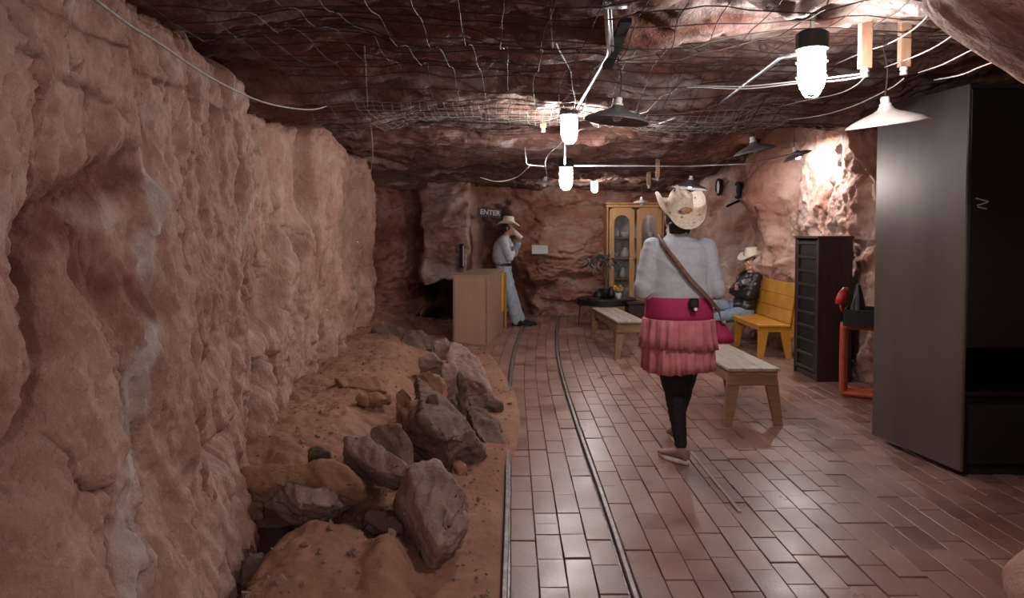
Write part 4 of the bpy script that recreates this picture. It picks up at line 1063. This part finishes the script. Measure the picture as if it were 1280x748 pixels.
def fuse(name, bm, voxel, mat, parent, smooth_it=4, wrinkle=0.0, wf=14, seed=0, cut=None):
    bmesh.ops.recalc_face_normals(bm, faces=bm.faces)
    me = bpy.data.meshes.new('tmp'); bm.to_mesh(me); bm.free()
    o = bpy.data.objects.new('tmp', me); COL.objects.link(o)
    m = o.modifiers.new('r', 'REMESH'); m.mode = 'VOXEL'; m.voxel_size = voxel
    s = o.modifiers.new('s', 'SMOOTH'); s.iterations = smooth_it; s.factor = .5
    dg = bpy.context.evaluated_depsgraph_get(); out = bpy.data.meshes.new_from_object(o.evaluated_get(dg)); bpy.data.objects.remove(o)
    n = len(out.vertices)
    if wrinkle:
        co = np.zeros(n*3); out.vertices.foreach_get('co', co); co = co.reshape(-1, 3); no = np.zeros(n*3); out.vertices.foreach_get('normal', no); no = no.reshape(-1, 3)
        a = co[:,0]+co[:,1]*.8; w_ = np.abs(perlin(a*wf*.5+co[:,2]*wf*.3, co[:,2]*wf*.9+seed+.6*perlin(a*wf, co[:,2]*wf, 3), seed))
        w2 = perlin(a*wf*2+seed, co[:,2]*wf*2.2, seed+1)
        co = co+no*(wrinkle*(.5-w_*1.6)+wrinkle*.35*w2)[:, None]; out.vertices.foreach_set('co', co.reshape(-1))
    out.polygons.foreach_set('use_smooth', [True]*len(out.polygons)); out.name = name; out.update()
    o = bpy.data.objects.new(name, out); COL.objects.link(o); out.materials.clear(); out.materials.append(mat)
    if parent is not None:
        o.parent = parent; o.matrix_parent_inverse = (Matrix.Translation(parent.location) @ parent.rotation_euler.to_matrix().to_4x4()).inverted()
    return o
def hand(bm, wrist, d, palm_n, side, s=1.0, curl=.5, hold=0.0):
    """wrist, pointing direction d, palm normal, thumb on 'side' (unit vector)"""
    d = d.normalized(); nrm = (palm_n-d*palm_n.dot(d)).normalized(); sd = d.cross(nrm).normalized()
    if sd.dot(side) < 0: sd = -sd
    c0 = wrist; c1 = wrist+d*.085*s
    for k in range(4):
        off = sd*(.028-.0185*k)*s; cap(bm, c0+d*.015*s+off*.65, c1+off, .014*s, .0115*s, seg=8, n=4)
    cap(bm, c0, c0+d*.05*s, .022*s, .026*s, fl=(nrm, .62), seg=10)
    for k, L in enumerate((.070, .078, .072, .057)):
        p = c1+sd*(.030-.0195*k)*s; cur = d.copy(); ang = curl*(.55+.12*k)
        for j, f in enumerate((.45, .32, .23)):
            R = Matrix.Rotation(-ang if True else ang, 3, nrm.cross(d)); 
            cur = (cur*math.cos(ang)+nrm*math.sin(ang)*1.0) if j == 0 else (cur*math.cos(ang)+(nrm-cur*nrm.dot(cur)).normalized()*math.sin(ang))
            cur.normalize(); q = p+cur*L*f*s; cap(bm, p, q, (.0092-.0011*j)*s, (.0082-.0011*j)*s, seg=8, n=4); p = q
    p = c0+d*.022*s+sd*.022*s; a = (d*.6+sd*.75+nrm*.35).normalized(); q = p+a*.035*s; cap(bm, p, q, .013*s, .0105*s, seg=8, n=4)
    a2 = (d*.85+sd*.25+nrm*(.3+.5*curl)).normalized(); r = q+a2*.03*s; cap(bm, q, r, .0105*s, .0095*s, seg=8, n=4)
    a3 = (d*.8+nrm*(.4+.6*curl)).normalized(); cap(bm, r, r+a3*.022*s, .0095*s, .0078*s, seg=8, n=4)
def head(bm, c, f, up, s=1.0):
    """c = centre of the skull, f = facing, up"""
    f = f.normalized(); up = (up-f*up.dot(f)).normalized(); rt = f.cross(up)
    Rm = Matrix((rt, f, up)).transposed()
    def P(x, y, z): return c+(rt*x+f*y+up*z)*s
    add_ball(bm, P(0,-.012,.025), (.074*s,.092*s,.088*s), Rm, 20, 14)
    add_ball(bm, P(0,.022,-.030), (.058*s,.066*s,.075*s), Rm, 18, 12)
    cap(bm, P(-.03,.045,-.078), P(.03,.045,-.078), .026*s, .026*s); cap(bm, P(0,.075,-.088), P(0,.07,-.080), .018*s, .02*s)
    cap(bm, P(-.032,.070,.022), P(.032,.070,.022), .013*s, .013*s)               # brow
    cap(bm, P(0,.083,.012), P(0,.103,-.026), .008*s, .0125*s); cap(bm, P(-.012,.092,-.03), P(.012,.092,-.03), .008*s, .008*s)   # nose
    cap(bm, P(-.018,.083,-.053), P(.018,.083,-.053), .0065*s, .0065*s); cap(bm, P(-.016,.082,-.063), P(.016,.082,-.063), .007*s, .007*s)
    for k in (-1, 1):
        add_ball(bm, P(k*.036,.058,-.022), (.021*s,.022*s,.022*s), Rm)             # cheeks
        cap(bm, P(k*.074,-.012,.012), P(k*.071,-.006,-.028), .017*s, .010*s, fl=(rt, .4))  # ears
    return P, Rm
def eyes(P, Rm, parent, s=1.0):
    for k in (-1, 1):
        bm = NB(); add_ball(bm, P(k*.031,.074,.004), .0125*s); e = obj('eye', bm, M_EYE, parent, True)
        bm = NB(); add_ball(bm, P(k*.031,.0835,.004), (.006*s,.004*s,.006*s), Rm, 10, 6); sub('iris', bm, M_IRIS, e, True)
    bm = NB(); cap(bm, P(-.02,.087,-.058), P(.02,.087,-.058), .004*s, .004*s, seg=8); obj('lips', bm, M_LIP, parent, True)
    for k in (-1, 1):
        bm = NB(); cap(bm, P(k*.018,.084,.024), P(k*.045,.074,.026), .004*s, .003*s, seg=8); obj('eyebrow', bm, M_HAIR, parent, True)
def hat(c, f, up, rb, rs_, hc, curl, name, mat, parent, crown_r=.088, droop=.0, band=None):
    """western hat: c = centre of the crown base, brim half-lengths rb (front/back) and rs_ (sides)"""
    f = f.normalized(); up = (up-f*up.dot(f)).normalized(); rt = f.cross(up)
    def P(x, y, z): return c+rt*x+f*y+up*z
    bm = NB(); n = 56; rows = []
    prof = []
    def brim(t, k):
        a = 2*PI*k/n; cx_, sy = math.cos(a), math.sin(a)
        ix, iy = crown_r*.93, crown_r*1.12; ox, oy = rs_, rb
        x = (ix+(ox-ix)*t)*cx_; y = (iy+(oy-iy)*t)*sy
        z = curl*abs(cx_)**2.2*t**1.6*(1.0)-droop*abs(sy)**2*t**1.4
        x = x*(1-.22*curl/.09*abs(cx_)**2*t**2)
        return x, y, z
    def crown(h, k):
        a = 2*PI*k/n; q = 1-.20*h-.05*h**3; cx_, sy = math.cos(a), math.sin(a); x = crown_r*.93*cx_*q; y = crown_r*1.12*sy*q
        z = hc*(h if h < 1 else 1); z += -.012*max(0, sy)*h**3; return x, y, z
    th = .004
    out = [[P(*(lambda v: (v[0], v[1], v[2]-0))(brim(t, k))) for k in range(n)] for t in (1, .93, .8, .65, .5, .35, .2, .08, 0)]
    for h in (.08, .3, .55, .78, .92, 1.0): out.append([P(*crown(h, k)) for k in range(n)])
    def top(s_, dip):
        r = []
        for k in range(n):
            x, y, z = crown(1.0, k); x *= s_; y *= s_; z = hc+.012*(1-s_)-dip*math.exp(-(x/.026)**2)*(1-.25*abs(s_))-dip*.6*math.exp(-((abs(x)-.055)/.02)**2)*max(0, y/.08)
            r.append(P(x, y, z))
        return r
    for s_, dp in ((.95, .010), (.8, .028), (.6, .034), (.4, .036), (.2, .036)): out.append(top(s_, dp))
    R = [[bm.verts.new(p) for p in row] for row in out]
    low = [[bm.verts.new(p-up*th) for p in out[i]] for i in range(9)]
    for A_ in (R, ):
        for p, q in zip(A_[:-1], A_[1:]):
            for k in range(n): bm.faces.new((p[k], p[(k+1)%n], q[(k+1)%n], q[k]))
    for p, q in zip(low[:-1], low[1:]):
        for k in range(n): bm.faces.new((p[k], q[k], q[(k+1)%n], p[(k+1)%n]))
    for k in range(n):
        bm.faces.new((R[0][k], low[0][k], low[0][(k+1)%n], R[0][(k+1)%n]))
    bm.faces.new(R[-1])
    o = obj(name, bm, mat, parent, True)
    bm = NB(); rr = []
    for h in (.03, .20):
        rr.append([bm.verts.new(P(*[v*(1.025 if i < 2 else 1) for i, v in enumerate(crown(h, k))])) for k in range(n)])
    for k in range(n): bm.faces.new((rr[0][k], rr[0][(k+1)%n], rr[1][(k+1)%n], rr[1][k]))
    sub('hat_band', bm, band or mat, o, True)
    return o, P
def shoe(name, heel, toe, parent, mat, sole, s=1.0, w_=.044):
    d = (toe-heel); L = d.length; d = d/L; up = Vector((0,0,1)); sd = d.cross(up).normalized(); up = sd.cross(d)
    def P(t, x, z): return heel+d*(t*L)+sd*x+up*z
    bm = NB()
    rings = []
    for t, wd, h in ((-.02,.012,.03),(.03,.026,.075),(.18,.032,.085),(.35,.034,.075),(.55,.040,.055),(.78,.042,.04),(.94,.030,.03),(1.0,.012,.02)):
        rings.append((P(t, 0, .018+h/2), sd*wd*s*w_/.044, up*(h/2)))
    loft(bm, rings, 20); o = fuse(name, bm, .006*max(1, s), mat, parent, 3)
    bm = NB(); n = 26; a_ = []; b_ = []; c_ = []
    for k in range(n):
        a = 2*PI*k/n; t = .5+.53*math.cos(a); wd = (.041 if t > .5 else .035)*w_/.044*math.sin(a)*(1-.1*abs(math.cos(a)))
        lift = .012*max(0, t-.75)*4*.25
        a_.append(bm.verts.new(P(t, wd, lift))); b_.append(bm.verts.new(P(t, wd*1.06, .012+lift))); c_.append(bm.verts.new(P(t, wd, .028+.006*max(0, .4-t)+lift)))
    for p, q in ((a_, b_), (b_, c_)):
        for k in range(n): bm.faces.new((p[k], p[(k+1)%n], q[(k+1)%n], q[k]))
    bm.faces.new(a_[::-1]); bm.faces.new(c_)
    sub('sole', bm, sole, o, True); return o

# --- the walking woman, seen from behind
def woman():
    bx, by_ = 1.045, 4.5
    t = thing('person', 'person walking away in a grey sweater, pink tiered skirt, black leggings and straw cowboy hat', 'person', (bx, by_, 0))
    X, Y, Z = Vector((1,0,0)), Vector((0,1,0)), Vector((0,0,1))
    def W(x, y, z): return Vector((bx+x, by_+y, z))
    hd = W(-.005, .05, 1.525); f = Vector((-.05, 1, .08)); up = Vector((0, -.05, 1))
    hipL, hipR = W(-.085, .0, .88), W(.085, .02, .88)
    kneeL, kneeR = W(-.015, .05, .47), W(.075, .16, .48)
    ankL, ankR = W(.015, -.02, .09), W(.085, .40, .10)
    shL, shR = W(-.165, .0, 1.345), W(.165, .0, 1.345); elL, elR = W(-.232, -.04, 1.085), W(.222, -.04, 1.085)
    wrL, wrR = W(-.12, .20, 1.13), W(.11, .20, 1.14)
    bm = NB()
    P, Rm = head(bm, hd, f, up, 1.0)
    cap(bm, W(0,.0,1.36), hd+Vector((0,-.01,-.05)), .058, .052)
    loft(bm, [(W(0,0,z), X*a, Y*b) for z, a, b in ((.84,.12,.09),(.90,.165,.12),(1.0,.165,.115),(1.12,.145,.10),(1.25,.155,.105),(1.33,.16,.09),(1.385,.09,.07),(1.42,.05,.05))])
    for s_, h, k, a in ((-1, hipL, kneeL, ankL), (1, hipR, kneeR, ankR)):
        cap(bm, h, k, .080, .052); cap(bm, k, a, .052, .030); cap(bm, k+(a-k)*.28+Vector((0,-.015,0)), k+(a-k)*.4, .045, .04); cap(bm, a, a+Vector((-.03,.10,-.05)), .03, .022)
    for sh, el, wr in ((shL, elL, wrL), (shR, elR, wrR)):
        cap(bm, sh, el, .046, .036); cap(bm, el, wr, .036, .024)
    hand(bm, wrL, Vector((.35,.8,.1)), Vector((.9,-.2,-.1)), Z, .95, .7)
    hand(bm, wrR, Vector((-.35,.8,.1)), Vector((-.9,-.2,-.1)), Z, .95, .7)
    body = fuse('body', bm, .0058, M_SKIN, t, 2)
    eyes(P, Rm, t)
    # hair: dark, gathered low on the neck
    bm = NB(); add_ball(bm, P(0,-.026,.03), (.081,.092,.092), Rm, 20, 14); cap(bm, P(-.02,-.062,-.03), P(-.02,-.055,-.105), .050, .034); cap(bm, P(.03,-.062,-.03), P(.035,-.05,-.10), .045, .028); cap(bm, P(0,-.07,-.05), P(0,-.068,-.12), .045, .03)
    fuse('hair', bm, .006, M_HAIR, t, 2, .004, 40, 3)
    # sweater
    bm = NB()
    loft(bm, [(W(x_,y_,z), X*a, Y*b) for z, a, b, x_, y_ in ((.985,.19,.148,.0,0),(1.0,.203,.158,0,0),(1.06,.200,.152,0,0),(1.13,.188,.14,0,0),(1.21,.188,.136,0,0),(1.28,.194,.13,0,0),(1.335,.195,.112,0,.0),(1.375,.150,.092,0,.01),(1.405,.088,.074,0,.015),(1.435,.066,.066,0,.02),(1.47,.062,.062,0,.025))], 32)
    for sh, el, wr in ((shL, elL, wrL), (shR, elR, wrR)):
        cap(bm, sh+Vector((0,0,-.002)), el, .068, .056); cap(bm, el, wr, .056, .036); cap(bm, el, el+Vector((0,-.005,.02)), .058, .058)
    fuse('sweater', bm, .0075, M_GREY, t, 4, .009, 11, 5)
    # skirt: band and two gathered tiers
    def tier(name, rows, mat, amp, nf, seed, parent=t):
        bm = NB(); n = 180; R = []
        rr = random.Random(seed); ph = [rr.uniform(0, 6) for _ in range(4)]
        m = len(rows)
        for i, (z, a, b) in enumerate(rows):
            k_ = (i/(m-1))
            ring = []
            for k in range(n):
                th = 2*PI*k/n; wv = amp*k_**.8*(math.sin(nf*th+ph[0]+.8*math.sin(3*th+ph[1]))+.5*math.sin(nf*1.7*th+ph[2]))+amp*.25*(1-k_)*math.sin(nf*2.3*th+ph[3])
                ring.append(bm.verts.new(W((a+wv)*math.cos(th), (b+wv)*math.sin(th), z+.010*k_*math.sin(2*th+ph[1])+.006*k_*math.sin(nf*th+ph[0]))))
            R.append(ring)
        inn = [[bm.verts.new(v.co+(W(0,0,v.co.z)-v.co).normalized()*.004) for v in r] for r in R]
        for A_, fl_ in ((R, 1), (inn, -1)):
            for p, q in zip(A_[:-1], A_[1:]):
                for k in range(n):
                    vs = (p[k], p[(k+1)%n], q[(k+1)%n], q[k]); bm.faces.new(vs if fl_ > 0 else vs[::-1])
        for k in range(n): bm.faces.new((R[-1][k], R[-1][(k+1)%n], inn[-1][(k+1)%n], inn[-1][k])); bm.faces.new((R[0][k], inn[0][k], inn[0][(k+1)%n], R[0][(k+1)%n]))
        return obj(name, bm, mat, parent, True)
    sk = tier('skirt_band', [(1.045,.200,.156),(1.03,.206,.164),(.99,.210,.172),(.94,.214,.178),(.885,.211,.176)], M_MAG, .002, 5, 1)
    tier('skirt_ruffle', [(.912,.217,.184),(.905,.223,.189),(.86,.226,.194),(.80,.231,.202),(.730,.240,.212)], M_PINK, .0095, 21, 2)
    tier('skirt_ruffle', [(.775,.212,.182),(.76,.216,.187),(.70,.218,.195),(.65,.217,.199),(.585,.216,.203)], M_PINK, .013, 17, 3)
    bm = NB()
    loft(bm, [(W(0,.005,z), X*a, Y*b) for z, a, b in ((.80,.15,.12),(.86,.19,.15),(.95,.195,.15),(1.0,.18,.14))])
    for h, k, a in ((hipL, kneeL, ankL), (hipR, kneeR, ankR)):
        cap(bm, h, k, .114, .074); cap(bm, k, a+Vector((0,0,.03)), .070, .040); cap(bm, k+(a-k)*.22+Vector((0,-.02,0)), k+(a-k)*.45+Vector((0,-.01,0)), .060, .052)
    cap(bm, W(-.04,.02,.74), W(.0,.06,.60), .13, .10)
    fuse('leggings', bm, .007, M_LEG, t, 3, .003, 22, 8)
    shoe('shoe', W(.045,-.075,.0), W(-.085,.125,.0), t, M_SHOE, M_SOLE, 1.0, .056)
    shoe('shoe', W(.085,.33,.0), W(.10,.57,.0), t, M_SHOE, M_SOLE, 1.0, .044)
    # hat tipped back
    hf = Vector((-.12, .86, .50)); hu = Vector((.03, -.50, .86))
    o, HP = hat(W(-.002,.005,1.585), hf, hu, .205, .19, .115, .115, 'straw_hat', M_STRAW, t, .092, .02, M_STRAW)
    bm = NB(); pc = HP(0,-.107,.055); dn = (hf*-1+hu*.15).normalized(); rt_ = hf.cross(hu).normalized(); upv = rt_.cross(dn).normalized()
    Rr = Matrix((rt_, upv, dn)).transposed(); add_lathe(bm, [(.001,.006),(.7,.006),(1,.0),(.001,-.006)], (0,0,0), 24)
    for v in bm.verts: v.co = pc+Rr @ Vector((v.co.x*.040, v.co.y*.020, v.co.z))
    sub('oval_patch', bm, M_OAK, o, True)
    bm = NB(); cap(bm, HP(-.02,.0,.10), HP(-.03,.02,.155), .014, .009); sub('crown_knot', bm, M_STRAW, o, True)
    # shoulder bag and waist clip
    g = thing('shoulder_bag', 'small magenta bag on a woven strap worn across the grey sweater, at the right hip', 'bag', W(.27,.02,.80))
    pts = [W(*p) for p in ((-.02,.135,1.33),(-.085,.105,1.40),(-.125,.02,1.425),(-.125,-.075,1.385),(-.09,-.137,1.32),(-.03,-.158,1.24),(.04,-.166,1.15),(.11,-.163,1.08),(.17,-.135,1.02),(.222,-.085,.97),(.258,-.03,.90),(.27,.0,.84))]
    C_ = curve_pts(pts, 6); bm = NB(); prev = None
    for i, p in enumerate(C_):
        d = (C_[min(i+1, len(C_)-1)]-C_[max(i-1, 0)]).normalized(); nrm = (p-W(0,0,p.z)); nrm = (nrm-d*nrm.dot(d)).normalized(); s_ = d.cross(nrm)*.014
        cur = [bm.verts.new(p+s_+nrm*.002), bm.verts.new(p-s_+nrm*.002), bm.verts.new(p-s_-nrm*.002), bm.verts.new(p+s_-nrm*.002)]
        if prev:
            for k in range(4): bm.faces.new((prev[k], prev[(k+1)%4], cur[(k+1)%4], cur[k]))
        prev = cur
    obj('strap', bm, M_STRAP, g, True)
    bm = NB(); pc = W(.272,.01,.815)
    V = []
    for y in (-.05, .05):
        V.append([bm.verts.new(pc+Vector(q)) for q in ((-.045,y*.5,.075),(.005,y*.5,.075),(.045,y,-.0),(.075,y,-.045),(.06,y,-.062),(-.06,y,-.062),(-.075,y,-.04))])
    m = 7
    for k in range(m): bm.faces.new((V[0][k], V[0][(k+1)%m], V[1][(k+1)%m], V[1][k]))
    bm.faces.new(V[0]); bm.faces.new(V[1][::-1]); bmesh.ops.bevel(bm, geom=list(bm.edges), offset=.008, segments=2, affect='EDGES'); obj('pouch', bm, M_MAG, g, True)
    bm = NB(); add_ball(bm, W(.275,-.035,.885), .012); obj('ring', bm, M_PEG, g, True)
    bm = NB(); c = W(.045,-.196,1.02); add_box(bm, c, (.055,.03,.06), bev=.008); add_box(bm, c+Vector((.002,-.012,-.035)), (.036,.02,.03), bev=.005); 
    g = thing('clip_camera', 'small black camera clipped to the back of the pink waistband', 'camera', c); obj('body', bm, M_BLK, g)
    bm = NB(); add_lathe(bm, [(.001,.004),(.010,.004),(.011,-.002),(.001,-.003)], c+Vector((.006,-.024,-.034)), 14, Euler((PI/2,0,0)).to_matrix()); obj('lens', bm, M_PORC, g)
woman()

# --- cowboy leaning on the counter, drinking
def standing_man():
    Y0 = 11.1
    def W(px, py, dy=0): return U(px, py, Y0)+Vector((0, dy, 0))
    base = Vector((W(648,408).x, Y0, 0))
    t = thing('person', 'cowboy in pale shirt and jeans leaning back on the counter end, drinking from a can', 'person', base)
    f = Vector((1, -.18, -.06)); up = Vector((.1, 0, 1)); hd = W(636,286); s = 1.0
    hipN, hipF = W(628,337,-.08), W(630,337,.08); kN, kF = W(636,369,-.09), W(640,369,.08); aN, aF = W(645,400,-.07), W(651,400,.09)
    sN, sF = W(629,302,-.16), W(633,302,.16); eN, eF = W(637,322,-.19), W(642,318,.17); wN, wF = W(648,312,-.13), W(649,303,.03)
    wN = W(641.5,316,-.02) ; 
    X = Vector((1,0,0)); Yv = Vector((0,1,0))
    bm = NB(); P, Rm = head(bm, hd, f, up, 1.0)
    cap(bm, W(630,303), hd+Vector((-.01,0,-.06)), .062, .055)
    loft(bm, [(W(x,y), X*a, Yv*b) for x, y, a, b in ((628,338,.10,.14),(628,331,.11,.15),(627,322,.10,.145),(627,312,.105,.155),(629,303,.10,.17),(630,298,.06,.10))], 20)
    for h, k, a in ((hipN,kN,aN),(hipF,kF,aF)): cap(bm, h, k, .08, .055); cap(bm, k, a, .055, .036); cap(bm, a, a+Vector((.12,0,-.05)), .034, .028)
    for a, b, c in ((sN,eN,wN),(sF,eF,wF)): cap(bm, a, b, .05, .04); cap(bm, b, c, .04, .027)
    hand(bm, wN, Vector((.25,.9,.2)), Vector((-.5,.1,.0)), Vector((0,0,1)), 1.0, .5)
    hand(bm, wF, (W(648,294,-.02)-wF), Vector((-.5,-.7,.2)), Vector((-.2,-.8,.4)), 1.05, .95)
    fuse('body', bm, .0085, M_SKIN, t, 2); eyes(P, Rm, t)
    bm = NB(); add_ball(bm, P(0,-.022,.022), (.079,.090,.088), Rm, 18, 12); cap(bm, P(0,-.06,-.02), P(0,-.055,-.07), .05, .04)
    for k in (-1, 1): cap(bm, P(k*.068,.012,.03), P(k*.068,.012,-.02), .012, .009)
    fuse('hair', bm, .008, M_HAIR, t, 2)
    bm = NB()
    loft(bm, [(W(x,y), X*a, Yv*b) for x, y, a, b in ((629.5,331,.115,.165),(627.5,328,.135,.18),(626,318,.135,.185),(627,309,.135,.195),(629,302,.12,.20),(630,298.5,.085,.13),(631.5,295,.062,.07))], 24)
    for a, b, c in ((sN,eN,wN),(sF,eF,wF)): cap(bm, a, b, .076, .058); cap(bm, b, c+(b-c)*.1, .058, .040)
    fuse('shirt', bm, .011, M_SHIRT, t, 3, .008, 10, 2)
    bm = NB()
    loft(bm, [(W(x,y), X*a, Yv*b) for x, y, a, b in ((629,343,.11,.155),(629,336,.13,.17),(630,329,.118,.16))], 20)
    for h, k, a in ((hipN,kN,aN),(hipF,kF,aF)): cap(bm, h, k, .105, .082); cap(bm, k, a+Vector((0,0,-.01)), .082, .072)
    fuse('jeans', bm, .011, M_DENIM, t, 3, .008, 12, 6)
    bm = NB(); c = W(630,330.5); 
    R_ = []
    for z in (-.022, .022): R_.append([bm.verts.new(c+Vector((.128*math.cos(a), .172*math.sin(a), z))) for a in np.linspace(0, 2*PI, 33)[:-1]])
    for k in range(32): bm.faces.new((R_[0][k], R_[0][(k+1)%32], R_[1][(k+1)%32], R_[1][k]))
    b_ = obj('belt', bm, M_BLK, t, True)
    for a in (aN, aF):
        h = Vector((a.x-.06, a.y, 0)); shoe('shoe', h, h+Vector((.30,-.04,0)), t, M_BLKM, M_BLK, 1.2, .05)
    o, HP = hat(W(635.5,279.5), f, up+Vector((-.05,0,0)), .185, .15, .115, .05, 'cowboy_hat', M_FELT, t, .090, .035, M_FELT)
    c0, c1 = W(642.5,289.5,-.04), W(652,298,-.05); d = (c1-c0); bm = NB(); q = d.to_track_quat('Z', 'Y').to_matrix(); L = d.length
    add_lathe(bm, [(.001,0),(.028,.0),(.034,.008),(.034,L-.006),(.030,L),(.001,L-.003)], c0, 20, q)
    prop(obj('drink_can', bm, M_CAN, smooth_sh=False), 'pale pink drink can tipped at the standing cowboy\'s mouth', 'can')
standing_man()

# --- cowboy sitting on the yellow bench
def seated_man():
    Y0 = 9.35
    def W(px, py, dy=0): return U(px, py, Y0)+Vector((0, dy, 0))
    t = thing('person', 'cowboy in a black jacket and jeans sitting with folded arms on the yellow bench', 'person', Vector((W(930,400).x, Y0, 0)))
    f = Vector((-1, -.35, -.12)); up = Vector((.06, 0, 1)); hd = W(939,327)
    hN, hF = W(930,390,-.09), W(927,388,.09); kN, kF = W(893,396,-.16), W(889,380,.02); aN, aF = W(874,424,-.22), W(866,424,-.02)
    sN, sF = W(939,347,-.17), W(936,347,.17); eN, eF = W(929,368,-.21), W(922,366,.13); wN, wF = W(913,362,.0), W(917,357,-.12)
    X = Vector((1,0,0)); Yv = Vector((0,1,0))
    bm = NB(); P, Rm = head(bm, hd, f, up, 1.0)
    cap(bm, W(939,345), hd+Vector((.015,0,-.06)), .06, .052)
    loft(bm, [(W(x,y), X*a, Yv*b) for x, y, a, b in ((930,393,.11,.15),(930,385,.12,.15),(933,372,.11,.14),(936,360,.11,.155),(938,350,.10,.17),(939,344,.06,.09))], 20)
    for h, k, a in ((hN,kN,aN),(hF,kF,aF)): cap(bm, h, k, .085, .055); cap(bm, k, a, .055, .036); cap(bm, a, a+Vector((-.12,-.02,-.05)), .034, .028)
    for a, b, c in ((sN,eN,wN),(sF,eF,wF)): cap(bm, a, b, .05, .04); cap(bm, b, c, .04, .027)
    hand(bm, wN, Vector((-.25,.75,.15)), Vector((.8,.2,.1)), Vector((0,0,1)), 1.0, .5)
    hand(bm, wF, Vector((-.35,-.7,-.1)), Vector((.8,-.2,0)), Vector((0,0,1)), 1.0, .5)
    fuse('body', bm, .0085, M_SKIN, t, 2); eyes(P, Rm, t)
    bm = NB(); add_ball(bm, P(0,-.024,.02), (.080,.090,.088), Rm, 18, 12); cap(bm, P(0,-.06,-.02), P(0,-.06,-.09), .055, .05)
    for k in (-1, 1): cap(bm, P(k*.066,.0,.03), P(k*.066,-.01,-.05), .018, .018)
    fuse('hair', bm, .008, M_HAIR, t, 2, .005, 40, 2)
    bm = NB()
    loft(bm, [(W(x,y), X*a, Yv*b) for x, y, a, b in ((928,388,.12,.17),(930,384,.15,.19),(933,372,.145,.18),(936,360,.145,.19),(938,351,.13,.20),(939,346,.09,.14),(939.5,341,.066,.072))], 24)
    for a, b, c in ((sN,eN,wN),(sF,eF,wF)): cap(bm, a, b, .082, .066); cap(bm, b, c+(b-c)*.12, .066, .045)
    fuse('leather_jacket', bm, .011, M_JACK, t, 3, .012, 11, 4)
    bm = NB()
    loft(bm, [(W(x,y), X*a, Yv*b) for x, y, a, b in ((929,395,.12,.16),(929,388,.14,.17),(930,382,.12,.16))], 20)
    for h, k, a in ((hN,kN,aN),(hF,kF,aF)): cap(bm, h, k, .10, .078); cap(bm, k, a, .078, .066)
    fuse('jeans', bm, .011, M_DENIM2, t, 3, .008, 12, 9)
    for a in (aN, aF):
        h = Vector((a.x+.07, a.y, .0)); shoe('boot', h, h+Vector((-.29,-.06,0)), t, M_BLKM, M_BLK, 1.2, .05)
        bm = NB(); cap(bm, Vector((a.x+.01, a.y, .07)), a, .05, .052); fuse('boot_shaft', bm, .012, M_BLKM, t, 1)
    hat(W(939.5,320), f, Vector((.18,0,1)), .185, .16, .11, .045, 'cowboy_hat', M_FELT, t, .090, .03, M_FELT)
seated_man()
